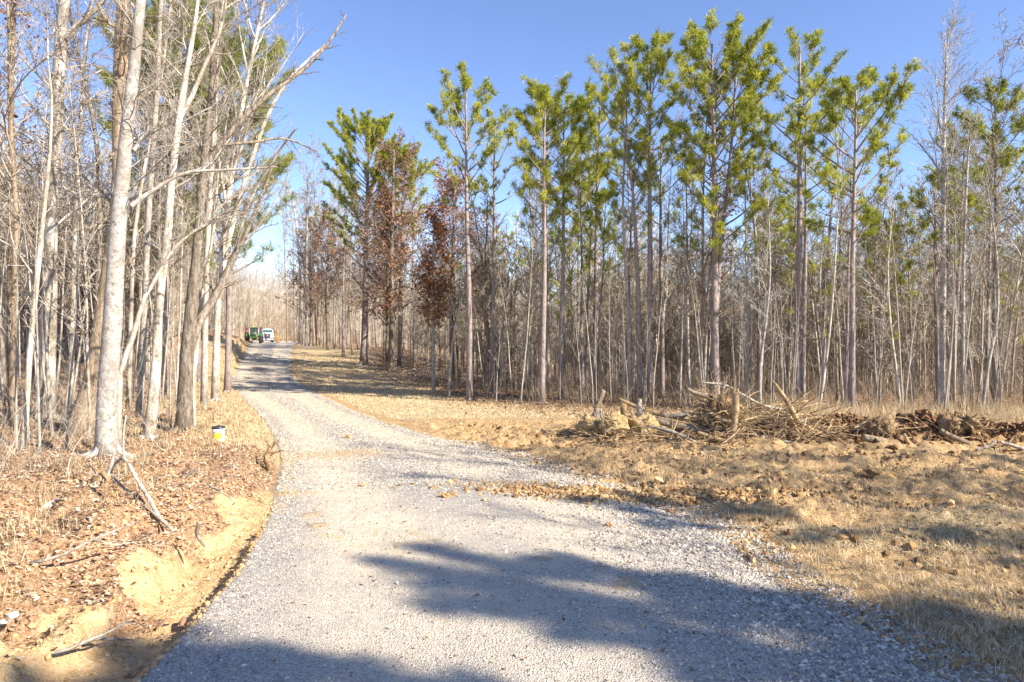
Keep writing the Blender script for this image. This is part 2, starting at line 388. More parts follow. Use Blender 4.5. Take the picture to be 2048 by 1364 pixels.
# ------------------------------------------------------------------ scatter
rng = np.random.default_rng(7); np.random.seed(3); random.seed(5)
def unit(v): return v/(np.linalg.norm(v, axis=-1, keepdims=True)+1e-9)
def ico(sub):
    bm = bmesh.new(); bmesh.ops.create_icosphere(bm, subdivisions=sub, radius=1); bm.verts.index_update()
    V = np.array([v.co[:] for v in bm.verts]); T = np.array([[v.index for v in f.verts] for f in bm.faces]); bm.free(); return V, T
ICO1 = ico(1)
OCT = (np.array([[1, 0, 0], [-1, 0, 0], [0, 1, 0], [0, -1, 0], [0, 0, 1], [0, 0, -1.]]), np.array([[0, 2, 4], [2, 1, 4], [1, 3, 4], [3, 0, 4], [2, 0, 5], [1, 2, 5], [3, 1, 5], [0, 3, 5]]))
def rotmats(n, tilt=1.0):
    a = rng.uniform(0, 2*pi, n); b = rng.normal(0, tilt, n); c_ = rng.uniform(0, 2*pi, n)
    ca, sa, cb, sb, cc, sc = np.cos(a), np.sin(a), np.cos(b), np.sin(b), np.cos(c_), np.sin(c_)
    z = np.zeros(n); o = np.ones(n)
    Ra = np.stack([ca, -sa, z, sa, ca, z, z, z, o], -1).reshape(n, 3, 3); Rb = np.stack([o, z, z, z, cb, -sb, z, sb, cb], -1).reshape(n, 3, 3)
    Rc = np.stack([cc, -sc, z, sc, cc, z, z, z, o], -1).reshape(n, 3, 3); return Ra@Rb@Rc
def scatter(name, mat, base, x, y, size, flat=1.0, jit=.25, tilt=1.0, sink=.2, label=None, cat=None, smooth=False, rnd=None, zoff=0):
    n = len(x); V, T = base; z = surf(x, y)+zoff
    Vs = V[None]*(1+rng.uniform(-jit, jit, (n, len(V), 1)))*np.stack([np.ones(n), rng.uniform(.6, 1, n), np.full(n, flat)], -1)[:, None]
    Vs = np.einsum('nij,nvj->nvi', rotmats(n, tilt), Vs)*size[:, None, None]
    Vs += np.stack([x, y, z+size*(.5*flat-sink)], -1)[:, None]
    Tt = (T[None]+np.arange(n)[:, None, None]*len(V)).reshape(-1, 3)
    r = rng.random(n) if rnd is None else rnd
    return tag(link(name, mesh(name, Vs.reshape(-1, 3), [Tt], M[mat], smooth, {'rnd': np.repeat(r, len(V))})), label, cat, None, 'stuff')
# gravel stones
n = 150000; y = 4+rng.random(n)**1.7*16; x = eL(y)+.02+rng.random(n)*(eR(y)-eL(y)+.7)
T_ = (x-eL(y))/(eR(y)-eL(y)); keep = rng.random(n) < np.clip(.25+.75*sm((T_-.45)/.5)+.5*sm((.12-T_)/.1), 0, 1)
x, y, T_ = x[keep], y[keep], T_[keep]
sz = rng.gamma(3.2, .0028, len(x))*(1+.75*sm((T_-.6)/.4))*(1+.2*(y > 9)); sz = np.clip(sz, .004, .045)
scatter('gravel_stones', 'stone', OCT, x, y, sz, .6, .35, .5, .28, 'loose pale grey gravel stones lying on the road', 'gravel')
n = 60000; y = 13+rng.random(n)**1.3*62; t_ = rng.random(n); x = eL(y)-.05+t_*(eR(y)-eL(y)+.3)
k = rng.random(n) < .35+.65*np.exp(-((t_-.48)/.13)**2)+.6*sm((.1-t_)/.08)+.6*sm((t_-.88)/.08); x, y = x[k], y[k]
scatter('gravel_stones_far', 'stone', OCT, x, y, rng.uniform(.012, .026, len(x))*(1+y*.008), .6, .35, .5, .2, 'loose gravel along the middle and edges of the winding road', 'gravel')
# rubble bank where the road meets the mud
n = 4200; x = rng.normal(2.6, 1.5, n); y = 12.6+rng.normal(0, .33, n)-(x-2.6)*.12
scatter('rubble_stones', 'clod', ICO1, x, y, np.clip(rng.gamma(3, .009, n), .01, .075), .75, .4, 1, .2, 'rough tan rubble and clods heaped beside the gravel', 'rubble')
# mud clods
n = 44000; x = rng.uniform(-2, 19, n); y = rng.uniform(6, 23, n); k = (x > eR(y)+.1) & (x < y*.85+2) & (vnoise(x*.5, y*1.6, 91) > .42); x, y = x[k], y[k]
scatter('mud_clods', 'clod', ICO1, x, y, np.clip(rng.gamma(1.6, .013, len(x)), .008, .11), .7, .35, 1, .25, 'brown mud clods strewn over the churned field', 'mud')
n = 7000; x = rng.uniform(7.5, 16.5, n); y = 20.4-(x-9)*.13+rng.normal(0, .6, n)
scatter('mound_clods', 'mound_dirt', ICO1, x, y, np.clip(rng.gamma(2.2, .018, n), .015, .17), .75, .55, 1, .2, 'dark broken clods heaped on the bulldozed dirt mound', 'dirt', rnd=rng.random(n)*.6)
n = 9000; y = 4.3+rng.random(n)*8; x = eL(y)-rng.random(n)**1.3*3.2
scatter('bank_clods', 'clod', ICO1, x, y, np.clip(rng.gamma(2, .006, n), .005, .05), .7, .4, 1, .3, 'yellow clay crumbs on the cut bank by the ditch', 'clay', rnd=.5+.5*rng.random(n))
# leaves: folded four-point leaf with a lobed outline (six triangles)
LF = (np.array([[0, -1, 0], [.45, -.35, .14], [.62, .25, .2], [.2, .35, .04], [0, 1.05, .06], [-.22, .3, .04], [-.6, .3, .22], [-.42, -.4, .12]]),
      np.array([[0, 1, 7], [1, 2, 3], [1, 3, 5], [1, 5, 7], [3, 4, 5], [5, 6, 7]]))
n = 150000; y = 3.6+rng.random(n)**1.5*30; x = eL(y)-.2-rng.random(n)**1.2*(3+y*.55)
li, gr, cl, fr = masks(x, y); cov = np.clip(.15+li*.9-cl*.95, .07, 1)*np.where((y < 11) & (eL(y)-x < 1.0), .25, 1)*(.35+.65*sm((fbm(x*1.1, y*1.1, 61, 3)+.25)/.5))
k = rng.random(n) < cov; x, y = x[k], y[k]
scatter('leaf_litter', 'leaf', LF, x, y, rng.uniform(.016, .042, len(x))*(1+y*.014), 1, .2, .45, -.25, 'fallen rust and tan oak leaves covering the left bank', 'leaves')
n = 34000; x = rng.uniform(-14, 26, n); y = forest_y(x)+rng.normal(2.5, 3.5, n); k = (x > eR(y)+2); x, y = x[k], y[k]
scatter('leaf_litter_far', 'leaf', LF, x, y, rng.uniform(.05, .09, len(x)), 1, .2, .5, -.25, 'brown fallen leaves along the edge of the right woods', 'leaves', rnd=rng.random(len(x))*.7)
n = 2600; y = 4.5+rng.random(n)*14; x = eL(y)+rng.random(n)*(eR(y)-eL(y)+5)
scatter('leaf_scraps', 'leaf', LF, x, y, rng.uniform(.012, .035, n), 1, .2, .4, -.2, 'stray dead leaves dotted over gravel and mud', 'leaves')
# blades
def blades(name, mat, x, y, L, w, tilt, label, cat, rnd=None, curve=.3, kind='stuff'):
    n = len(x); z = surf(x, y); az = rng.uniform(0, 2*pi, n); t = np.abs(tilt)
    d = np.stack([np.cos(az)*np.sin(t), np.sin(az)*np.sin(t), np.cos(t)], -1)
    sd_ = np.stack([-np.sin(az), np.cos(az), np.zeros(n)], -1)*(w*.5)[:, None]
    p = np.stack([x, y, z-.005], -1); mid = p+d*(L*.55)[:, None]
    d2 = unit(d+np.stack([np.cos(az), np.sin(az), -np.ones(n)*.6], -1)*(curve*rng.random(n))[:, None])
    tip = mid+d2*(L*.45)[:, None]; tip[:, 2] = np.maximum(tip[:, 2], z+.004)
    V = np.stack([p-sd_, p+sd_, mid+sd_*.8, mid-sd_*.8, tip], 1).reshape(-1, 3)
    b = np.arange(n)[:, None]*5; Q = b+np.array([[0, 1, 2, 3]]); T = b+np.array([[3, 2, 4]])
    r = rng.random(n) if rnd is None else rnd
    return tag(link(name, mesh(name, V, [T, Q], M[mat], False, {'rnd': np.repeat(r, 5)})), label, cat, None, kind)
def clumps(n, fx, per, spread):
    cx, cy = fx(n); x = np.repeat(cx, per)+rng.normal(0, spread, n*per); y = np.repeat(cy, per)+rng.normal(0, spread, n*per); return x, y
# straw lying on the field
n = 105000; y = 4.5+rng.random(n)**1.3*19; x = eR(y)+.1+rng.random(n)*(y*.75+2-eR(y))
li, gr, cl, fr = masks(x, y); k = rng.random(n) < np.clip(gr*.95+.12, 0, 1)*np.where((y > 11.5) & (y < 19), .28, 1); x, y = x[k], y[k]
blades('field_straw', 'straw', x, y, rng.uniform(.05, .2, len(x))*(1+y*.01), rng.uniform(.003, .007, len(x))*(.7+y*.09), np.clip(rng.normal(1.4, .25, len(x)), .3, 1.56), 'pale dead straw matted over the muddy field', 'straw')
x, y = clumps(1500, lambda n: (lambda y: (eR(y)+.6+rng.random(n)*(y*.75+1-eR(y)), y))(5+rng.random(n)**1.2*12), 26, .07)
k = x > eR(y)+.4; x, y = x[k], y[k]
blades('field_tufts', 'straw', x, y, rng.uniform(.06, .17, len(x)), rng.uniform(.003, .006, len(x))*(.7+y*.08), np.abs(rng.normal(.8, .4, len(x))), 'small dry grass tufts scattered across the muddy field', 'grass')
n = 90000; y = 3.8+rng.random(n)**1.4*18; x = eL(y)-.3-rng.random(n)*(2.5+y*.5)
li, gr, cl, fr = masks(x, y); k = rng.random(n) < np.where((y < 11) & (eL(y)-x < 1.0), .1, 1)*np.clip(.9-cl*.8, 0, 1)*sm((vnoise(x*1.2, y*1.2, 19)-.25)/.35); x, y = x[k], y[k]
blades('bank_straw', 'straw', x, y, rng.uniform(.05, .2, len(x)), .0022+y*.0004, np.clip(rng.normal(1.42, .2, len(x)), .5, 1.56), 'matted pine straw between the leaves on the left bank', 'straw')
# grass strip on the slope and left verge
n = 130000; y = 22+rng.random(n)**1.3*50; x = eR(y)+.1+rng.random(n)*16
li, gr, cl, fr = masks(x, y); k = (gr > .4); x, y = x[k], y[k]
blades('slope_grass', 'straw', x, y, rng.uniform(.05, .16, len(x)), .006+y*.0004, np.abs(rng.normal(1.0, .4, len(x))).clip(0, 1.5), 'short tan winter grass on the slope right of the road', 'grass', rnd=.45+.5*rng.random(len(x)))
n = 110000; y = 12+rng.random(n)**1.4*55; x = eL(y)-.1-rng.random(n)*6
li, gr, cl, fr = masks(x, y); k = (rng.random(n) < gr+.06); x, y = x[k], y[k]
blades('verge_grass', 'straw', x, y, rng.uniform(.05, .2, len(x)), .003+y*.00035, np.abs(rng.normal(.6, .45, len(x))), 'straw coloured grass on the verge left of the road', 'grass')
x, y = clumps(330, lambda n: (lambda y: (eL(y)-1.6-rng.random(n)*(2+y*.35), y))(5+rng.random(n)**1.1*22), 45, .09)
blades('bank_tufts', 'straw', x, y, rng.uniform(.08, .32, len(x)), .003+y*.0003, np.abs(rng.normal(.6, .35, len(x))), 'wispy dry grass tufts among leaves on the left bank', 'grass')
# broomsedge at the wood edge on the right
n = 42000; x = 8+rng.random(n)**.8*22; y = 21.5+rng.random(n)*5.0+np.where(x < 12, 1.2, 0); k = rng.random(n) < sm((x-6.5)/5)*(.25+.75*sm((vnoise(x*.9, y*.9, 77)-.3)/.3)); x, y = x[k], y[k]
blades('tall_dry_grass', 'straw', x, y, rng.uniform(.25, 1.0, len(x))*(.5+.6*vnoise(x*.7, y*.7, 78)), rng.uniform(.008, .016, len(x)), np.abs(rng.normal(.2, .2, len(x))), 'tall golden dry grass along the right wood edge', 'grass')
x, y = clumps(60, lambda n: (rng.uniform(3.5, 12, n), rng.uniform(6.5, 12, n)), 22, .06)
k = x > eR(y)+.8; x, y = x[k], y[k]
blades('green_tufts', 'green_blade', x, y, rng.uniform(.05, .13, len(x)), np.full(len(x), .005), np.abs(rng.normal(.6, .3, len(x))), 'sparse fresh green grass sprigs in the field', 'grass')

# ------------------------------------------------------------------ tree generators
R_ = random.Random(11)
def perp(d, ang, az):
    d = unit(d); r = np.array([0, 0, 1.]) if abs(d[2]) < .8 else np.array([1., 0, 0])
    u = unit(np.cross(d, r)); v = np.cross(d, u)
    return unit(d*cos(ang)+(u*cos(az)+v*sin(az))*sin(ang))
def wander(p, d, L, n, w, up):
    pts = [np.array(p, float)]; d = np.array(d, float); st = L/(n-1)
    for k in range(n-1):
        d = d+np.array([R_.gauss(0, w), R_.gauss(0, w), R_.gauss(0, w)+up]); d /= math.sqrt(d@d)
        pts.append(pts[-1]+d*st)
    return np.array(pts)
def interp_pl(P, t):
    f = t*(len(P)-1); i = min(int(f), len(P)-2); return P[i]+(P[i+1]-P[i])*(f-i), unit(P[i+1]-P[i])
def sprout(g, P, Rr, L, lvl, maxl, nb, t0, cfg, ends):
    for k in range(nb):
        t = t0+(1-t0)*(k+R_.random())/nb; t = min(t, .985)
        p, d = interp_pl(P, t); f = t*(len(Rr)-1); i = min(int(f), len(Rr)-2); r = Rr[i]+(Rr[i+1]-Rr[i])*(f-i)
        ang = R_.gauss(cfg['ang'], .16); bd = perp(d, ang, R_.uniform(0, 2*pi))
        if lvl == 1 and bd[2] < -.1: bd[2] = abs(bd[2])*.5; bd = unit(bd)
        l2 = L*(1-cfg['taper']*(t-t0)/(1-t0+1e-6))*R_.uniform(.55, 1.15)
        r2 = min(r*.62, cfg['rb']*(l2 ** 1.1)) if lvl == 1 else r*.6
        n = {1: 8, 2: 5}.get(lvl, 3)
        B = wander(p, bd, l2, n, cfg['w']*(1+.4*lvl), cfg['up'])
        RR = r2*(1-np.linspace(0, 1, n)*.82)
        RR = np.maximum(RR, cfg['rmin'])
        g.tube(B, RR, 6 if (lvl == 1 and r2 > .03) else 3)
        if lvl < maxl: sprout(g, B, RR, l2*cfg['ratio'], lvl+1, maxl, cfg['n%d' % (lvl+1)], .15, cfg, ends)
        if lvl == maxl: ends.append((B[-1], unit(B[-1]-B[0])))
BARE = dict(ang=.78, taper=.5, w=.08, up=.03, rb=.011, rmin=.0042, ratio=.52, n2=8, n3=6)
def smooth_pl(W, n):
    W = np.asarray(W, float); m = len(W); out = []
    for t in np.linspace(0, m-1, n):
        i = min(int(t), m-2); f = t-i
        p0 = W[max(i-1, 0)]; p1 = W[i]; p2 = W[i+1]; p3 = W[min(i+2, m-1)]
        out.append(.5*((2*p1)+(-p0+p2)*f+(2*p0-5*p1+4*p2-p3)*f*f+(-p0+3*p1-3*p2+p3)*f**3))
    return np.array(out)
def leaves_at(g, ends, n, size, spread, rnd=None):
    E = np.array([e[0] for e in ends]); k = np.repeat(np.arange(len(E)), n); N = len(k)
    P = E[k]+rng.normal(0, spread, (N, 3)); V, T = LF
    Vs = np.einsum('nij,vj->nvi', rotmats(N, .9), V)*rng.uniform(.6, 1.2, (N, 1, 1))*size + P[:, None]
    g.add(Vs.reshape(-1, 3), (T[None]+np.arange(N)[:, None, None]*len(V)).reshape(-1, 3), None, np.repeat(rng.random(N), len(V)))
def needles_at(g, ends, n, L, w, fan, rr=None):
    E = np.array([e[0] for e in ends]); D = unit(np.array([e[1] for e in ends])); k = np.repeat(np.arange(len(E)), n); N = len(k)
    d = unit(D[k]*rng.uniform(.15, 1.1, (N, 1))+rng.normal(0, fan, (N, 3))); p = E[k]-D[k]*rng.uniform(0, .14, (N, 1))
    l = L*rng.uniform(.7, 1.15, (N, 1)); s = unit(np.cross(d, rng.normal(0, 1, (N, 3))))*w*.5
    tip = p+d*l; tip[:, 2] -= .02
    V = np.stack([p-s*.6, p+s*.6, tip+s*.5, tip-s*.5], 1).reshape(-1, 3)
    b = np.arange(N)[:, None]*4
    rt = rng.random(len(E)) if rr is None else rr
    g.add(V, None, b+np.array([[0, 1, 2, 3]]), np.repeat(np.clip(rt[k]*.55+rng.random(N)*.45, 0, 1), 4))
STUB = []
def stubs(g):
    for a, b in STUB: g.tube(a, b, 3)
    STUB.clear()
def pine_parts(P, Rr, c0, width, seed, dens=1.0, lean=None, needle=.225, prof=.5, n_t=34, dead=10):
    """P: trunk polyline, crown starts at fraction c0"""
    R_.seed(seed); br = Geo(); nd = Geo(); ends = []
    H = np.linalg.norm(P[-1]-P[0]); nb = int((1-c0)*H*4.6*dens); az = R_.random()*6
    for k in range(nb):
        u = (k+R_.random()*.6)/nb; t = c0+(1-c0)*u*.97; p, d = interp_pl(P, t); az += 2.4+R_.gauss(0, .3)
        shape = .45+.55*(u/prof)**.7 if u < prof else ((1-u)/(1-prof))**.5*.88+.16
        L = 1.3*width*shape*R_.uniform(.6, 1.15)+.25
        el = .38+.5*u+R_.gauss(0, .09)
        bd = np.array([cos(az)*cos(el), sin(az)*cos(el), sin(el)])
        B = wander(p, bd, L, 6, .05, .07); r = (.012+.014*L)*(1-.35*u)
        br.tube(B, r*(1-np.linspace(0, 1, 6)*.75), 4)
        ends.append((B[-1], unit(B[-1]-B[-2]+np.array([0, 0, .4]))))
        ns = int((2+L*4.6)*dens*(.5+1.15*u))
        for q in range(ns):
            tq = .42+.56*(q+R_.random())/ns; pp, dd = interp_pl(B, tq)
            sd2 = perp(dd, R_.uniform(.4, .9), R_.uniform(0, 2*pi)); sd2[2] += .35; sd2 = unit(sd2)
            l2 = R_.uniform(.18, .62)*(1.15-tq*.5)*min(1, .5+L/3)
            C = wander(pp, sd2, l2, 3, .08, .1); br.tube(C, [.009, .007, .005], 3)
            ends.append((C[-1], unit(C[-1]-C[0]+np.array([0, 0, .5]))))
            if l2 > .35 and R_.random() < .6:
                c2 = perp(sd2, .7, R_.uniform(0, 6)); C2 = wander(C[1], c2, l2*.6, 3, .08, .15); br.tube(C2, [.006, .005, .004], 3); ends.append((C2[-1], unit(C2[-1]-C2[0]+np.array([0, 0, .5]))))
    for k in range(dead):       # dead stubs and thin bare branches below the crown
        t = c0*R_.uniform(.45, 1.0); p, d = interp_pl(P, t); a = R_.uniform(0, 6.3)
        B = wander(p, np.array([cos(a), sin(a), R_.uniform(-.1, .6)]), R_.uniform(.3, 1.5), 5, .1, .03); STUB.append((B, np.linspace(.012, .004, 5)))
        for q in range(2):
            pp, dd = interp_pl(B, R_.uniform(.4, .9)); STUB.append((wander(pp, perp(dd, .7, R_.uniform(0, 6)), R_.uniform(.2, .5), 3, .1, 0), [.005, .004, .003]))
    needles_at(nd, ends, n_t, needle, .028, .55)
    return br, nd
class Ex:
    def __init__(s, g, mat, nm): s.g = g; s.mat = mat; s.nm = nm
def tree(name, label, cat, P, Rr, tm, br=None, ex=None, group=None, sides=12, twig=None):
    base = P[0]; o = thing(name, label, cat, tuple(base), 0, group)
    g = Geo(); g.tube(P, Rr, sides, True); stubs(g)
    if Rr[0] > .14:
        for q in range(7):
            a = q*.9+R_.uniform(-.25, .25); r0 = Rr[2]; L = r0*R_.uniform(2.2, 3.6); dx, dy = cos(a), sin(a)
            Q_ = [P[0]+[dx*r0*.15, dy*r0*.15, r0*3.4], P[0]+[dx*r0*.75, dy*r0*.75, r0*1.7], P[0]+[dx*r0*1.45, dy*r0*1.45, .16], [P[0][0]+dx*L, P[0][1]+dy*L, gz(P[0][0]+dx*L, P[0][1]+dy*L)-.04]]
            Q_ = smooth_pl(Q_, 9); g.tube(Q_, r0*np.interp(np.linspace(0, 1, 9), [0, .4, .7, 1], [.42, .46, .34, .08]), 8, True)
    g.obj('trunk', M[tm], o, True, base)
    if br and not br.empty(): br.obj('branches', M[twig or tm], o, True, base)
    if ex: ex.g.obj(ex.nm, M[ex.mat], o, False, base)
    return o
def trunk_line(px, base_y, top, d, tx=None, w=12, n=14, wob=.05, z=None, lean_y=0):
    """trunk standing on the ground at distance d under photo column px, reaching photo row top at column tx"""
    a = at(px, base_y, d); a[2] = gz(a[0], d)-.08
    b = at(tx if tx is not None else px, top, d+lean_y); 
    t = np.linspace(0, 1, n)[:, None]; P = a+(b-a)*t
    ph = R_.random()*6; P[:, 0] += np.sin(t[:, 0]*5+ph)*wob*np.sin(t[:, 0]*pi); P[:, 1] += np.cos(t[:, 0]*4+ph)*wob*np.sin(t[:, 0]*pi)
    r0 = w*.9/F*d/2; tt_ = t[:, 0]; Rr = r0*(1-.78*tt_**1.3)*(1+.35*np.exp(-tt_*40)); return P, Rr

# ------------------------------------------------------------------ hero pines on the right (photo column, base row, top row, top column, trunk px, distance, crown start, crown width)
PG = 'tall pines along the right wood edge'
PN = [
 (727, 695, 215, 738, 15, 62, .45, 4.6, 1.5, 'tall dense pine nearest the road bend, first of the pines from the left'),
 (800, 712, 262, 806, 11, 60, .55, 3.2, 1.2, 'pine with thin crown standing just behind the russet oak'),
 (940, 800, 132, 932, 15, 33, .56, 2.3, .95, 'pale trunked pine alone at the left end of the pine row, its crown reaching left'),
 (983, 782, 190, 990, 11, 38, .62, 1.9, .6, 'slim pine with sparse crown right behind the pale trunked pine'),
 (1084, 812, 148, 1090, 14, 31, .60, 1.8, 1.15, 'pine with full bright crown and straight trunk, third in the front row'),
 (1121, 795, 165, 1128, 12, 34, .60, 1.7, 1.1, 'dark trunked pine close right of the full crowned pine'),
 (1166, 790, 300, 1160, 9, 35, .70, 1.1, .8, 'short slim pine between two taller pines left of the stump heap'),
 (1187, 778, 138, 1200, 13, 37, .60, 2.0, 1.1, 'dark trunked pine directly above the left end of the stump heap'),
 (1297, 812, 48, 1302, 15, 31, .58, 1.75, 1.1, 'very tall narrow pine above the middle of the fallen logs'),
 (1324, 800, 225, 1322, 11, 33, .55, 1.5, .7, 'smaller pine tucked right of the very tall narrow pine'),
 (1594, 832, 42, 1600, 17, 28, .52, 2.0, .8, 'tall open crowned pine above the leaning broken poles, with spreading limbs'),
 (1606, 826, 190, 1612, 12, 30, .62, 1.5, .6, 'slimmer pine standing just behind the open crowned pine'),
 (1703, 838, 130, 1712, 15, 27, .50, 2.4, 1.0, 'broad pine with long low limbs left of the dirt mound'),
 (1686, 836, 420, 1700, 12, 28, .8, .8, .6, 'leaning bare lower trunk of a pine touching the broad limbed pine'),
 (1875, 820, 330, 1870, 13, 29, .60, 1.5, .8, 'mid height pine behind the tall silvery bare tree'),
 (1990, 806, 140, 1990, 14, 30, .50, 1.7, .95, 'last tall pine at the right edge of the picture, with tufted crown'),
 (1905, 806, 210, 1930, 10, 34, .60, 1.4, .7, 'slender pine in front of the last tall pine, thin crown'),
]
for k, (px, by, ty, tx, w, d, c0, cw, dn, lab) in enumerate(PN):
    R_.seed(100+k); P, Rr = trunk_line(px, by, ty+52, d, tx, w)
    br, nd = pine_parts(P, Rr, c0+.02, cw, 200+k, dn)
    tree('pine_tree', lab, 'pine', P, Rr, 'bark_pine', br, Ex(nd, 'needle', 'needles'), PG, 10)
# the forked pine: two stems from one base, one continuous trunk mesh
R_.seed(77); P, Rr = trunk_line(1432, 800, 88, 29, 1424, 19, 18)
g = Geo(); g.tube(P, Rr, 12, True); f0 = P[7]
P2 = smooth_pl([P[4]+[.02, 0, 0], P[6]+[.16, .05, 0], P[8]+[.33, .1, 0], at(1462, 300, 29.2), at(1472, 155, 29.2)], 16); g.tube(P2, Rr[5]*.85*(1-np.linspace(0, 1, 16)*.75), 10, True)
o = thing('pine_tree', 'tallest pine, forked into two parallel stems above the stump heap', 'pine', tuple(P[0]), 0, PG)
b1, n1 = pine_parts(P, Rr, .52, 2.5, 301, 1.1); b2, n2 = pine_parts(P2, None, .35, 2.2, 302, 1.1, dead=3)
stubs(g); g.obj('trunk', M['bark_pine'], o, True, P[0])
b1.flush(); b2.flush()
for a, b in ((b1, b2), (n1, n2)):
    Vb = np.vstack(b.V); Rb = np.concatenate(b.R); a.add(Vb, np.vstack(b.T) if b.T else None, np.vstack(b.Q) if b.Q else None, Rb)
b1.obj('branches', M['bark_pine'], o, True, P[0]); n1.obj('needles', M['needle'], o, False, P[0])

# ------------------------------------------------------------------ hero bare trees
def bare(name, label, way, wpx, d, tm, seed, ext=5, cfg=None, nl=26, t0=.35, L=2.6, maxl=3, group=None, extra=(), leaves=0, sides=14, cat='bare tree', n=20, flare=.4, twig=None):
    R_.seed(seed); c = dict(BARE); c.update(cfg or {})
    dd = d if isinstance(d, (list, tuple)) else [d]*len(way)
    Wp = [at(x, y, q) for (x, y), q in zip(way, dd)]
    Wp[0][2] = gz(Wp[0][0], Wp[0][1])-.1
    ws = [w*(.80 if w < 40 else .86)/F*q/2 for w, q in zip(wpx, dd)]; c['rmin'] = max(c['rmin'], dd[0]*.00019)
    if ext:
        dr = unit(Wp[-1]-Wp[-2]); 
        for k in range(3): Wp.append(Wp[-1]+(dr+np.array([R_.gauss(0, .08), R_.gauss(0, .08), .05]))*ext/3); ws.append(ws[-1]*.72)
    P = smooth_pl(Wp, n); Rr = np.interp(np.linspace(0, 1, n), np.linspace(0, 1, len(ws)), ws)
    Rr = Rr*(1+flare*np.exp(-np.linspace(0, 1, n)*n*.9)); Rr = Rr*(1+np.array([R_.gauss(0, .025) for _ in range(n)]))
    br = Geo(); ends = []
    for way2, w2, dz in extra:
        B = smooth_pl([at(x, y, d_) for (x, y), d_ in zip(way2, np.linspace(P[0][1], P[0][1]+dz, len(way2)))], 12)
        RB = np.linspace(w2[0], w2[1], 12)/F*P[0][1]/2; br.tube(B, RB, 8); sprout(br, B, RB, .9, 2, 3, 9, .25, c, ends)
    sprout(br, P, Rr, L*1.15, 1, maxl, int(nl*1.3), t0*.8, c, ends)
    ex = None
    if leaves: lg = Geo(); leaves_at(lg, ends[::max(1, len(ends)//1200)], leaves, .065+dd[0]*.0011, .18); ex = Ex(lg, 'oak_leaf', 'leaves')
    return tree(name, label, cat, P, Rr, tm, br, ex, group, sides, twig)
LG = 'bare trees at the left roadside'
bare('bare_tree', 'large pale barked tree at far left, forking near the top of the picture', [(92, 838), (96, 700), (100, 560), (102, 430), (110, 300), (118, 150), (128, 0)], [34, 33, 32, 30, 29, 27, 24], 20, 'bark_pale', 1, 6, extra=[([(131, 78), (160, 45), (190, 20), (235, -30)], (13, 6), 0), ([(104, 300), (125, 260), (170, 262), (240, 295)], (6, 2), -1.5), ([(108, 180), (150, 165), (205, 140)], (5, 2), 1)], group=LG, t0=.3)
bare('oak_tree', 'brown furrowed big oak trunk with wide flared foot, rising behind the white tree', [(158, 878), (186, 770), (206, 640), (226, 500), (240, 380), (240, 250), (244, 120), (252, -20)], [62, 44, 40, 38, 37, 37, 38, 34], 17, 'bark_brown', 2, 7, t0=.62, nl=18, L=3.2, extra=[([(243, 55), (222, 50), (206, 30), (196, 8)], (8, 3), -.5), ([(235, 420), (200, 380), (160, 350)], (7, 2), 1)], group=LG, cat='oak')
bare('bare_tree', 'thick smooth white trunked tree in front, leaning slightly right beside the oak', [(214, 912), (214, 800), (225, 650), (233, 500), (243, 380), (256, 240), (272, 100), (284, -20)], [44, 41, 40, 39, 36, 31, 27, 23], 13.2, 'bark_white', 3, 6, flare=.3, t0=.38, nl=16, L=2.2, extra=[([(262, 412), (310, 378), (370, 346), (450, 340), (555, 334)], (10, 4), .8), ([(268, 300), (285, 275), (296, 262)], (8, 5), 0), ([(250, 330), (275, 285), (292, 266)], (6, 3), .3)], group=LG)
bare('bare_tree', 'slender pale tree right of the white trunk, splitting into upright limbs high up', [(296, 866), (312, 740), (318, 600), (335, 480), (343, 360), (358, 240), (372, 150), (388, 60), (398, -20)], [24, 22, 21, 19, 18, 16, 13, 10, 8], 16, 'bark_pale', 4, 4, t0=.4, nl=24, L=2.0, extra=[([(352, 250), (380, 200), (410, 130), (440, 60), (452, 0)], (11, 5), .5), ([(345, 480), (400, 460), (440, 430), (480, 420)], (7, 2), -1)], group=LG)
bare('leaning_tree', 'thin lichen spotted tree leaning right at the far left edge', [(44, 965), (50, 860), (60, 700), (76, 540), (86, 440), (98, 330), (104, 200)], [15, 14, 13, 12, 10, 8, 5], 13.5, 'bark_pale', 5, 2, t0=.4, nl=14, L=1.6, group=LG)
bare('bare_tree', 'dark crooked tree by the bend with a heavy limb reaching right over the verge', [(368, 845), (372, 740), (380, 650), (394, 500), (408, 330), (424, 180), (432, 20)], [36, 32, 32, 22, 20, 17, 12], 17.5, 'bark_dark', 6, 4, t0=.35, nl=22, L=2.2, extra=[([(378, 690), (400, 640), (432, 590), (465, 520), (500, 450), (520, 400), (545, 330)], (22, 5), 1.5), ([(412, 330), (455, 270), (530, 195), (600, 145), (650, 95), (692, 30)], (12, 4), 2), ([(418, 300), (445, 290), (510, 284), (570, 277), (636, 304)], (9, 3), 2)], group=LG)
bare('bare_tree', 'pale double stemmed stub trunk at the foot of the dark crooked tree', [(382, 846), (384, 760), (392, 690), (398, 640), (410, 560), (430, 440)], [20, 18, 16, 12, 9, 6], 18.5, 'bark_pale', 61, 3, t0=.5, nl=10, L=1.5, group=LG)
bare('bare_tree', 'thin whitish tree slanting right from behind the white trunk to the dark crooked tree', [(236, 830), (240, 750), (264, 680), (287, 600), (310, 560), (345, 500), (400, 455), (445, 440)], [13, 12, 12, 11, 10, 8, 6, 4], 14, 'bark_pale', 7, 1, t0=.4, nl=12, L=1.2, group=LG)
bare('bare_tree', 'grey scaly straight trunk between the slanting tree and the slender pale tree', [(278, 828), (288, 640), (296, 450), (306, 300), (316, 150), (322, 0)], [15, 14, 14, 13, 12, 10], 20, 'bark_grey', 8, 4, t0=.4, nl=20, L=1.8, group=LG)
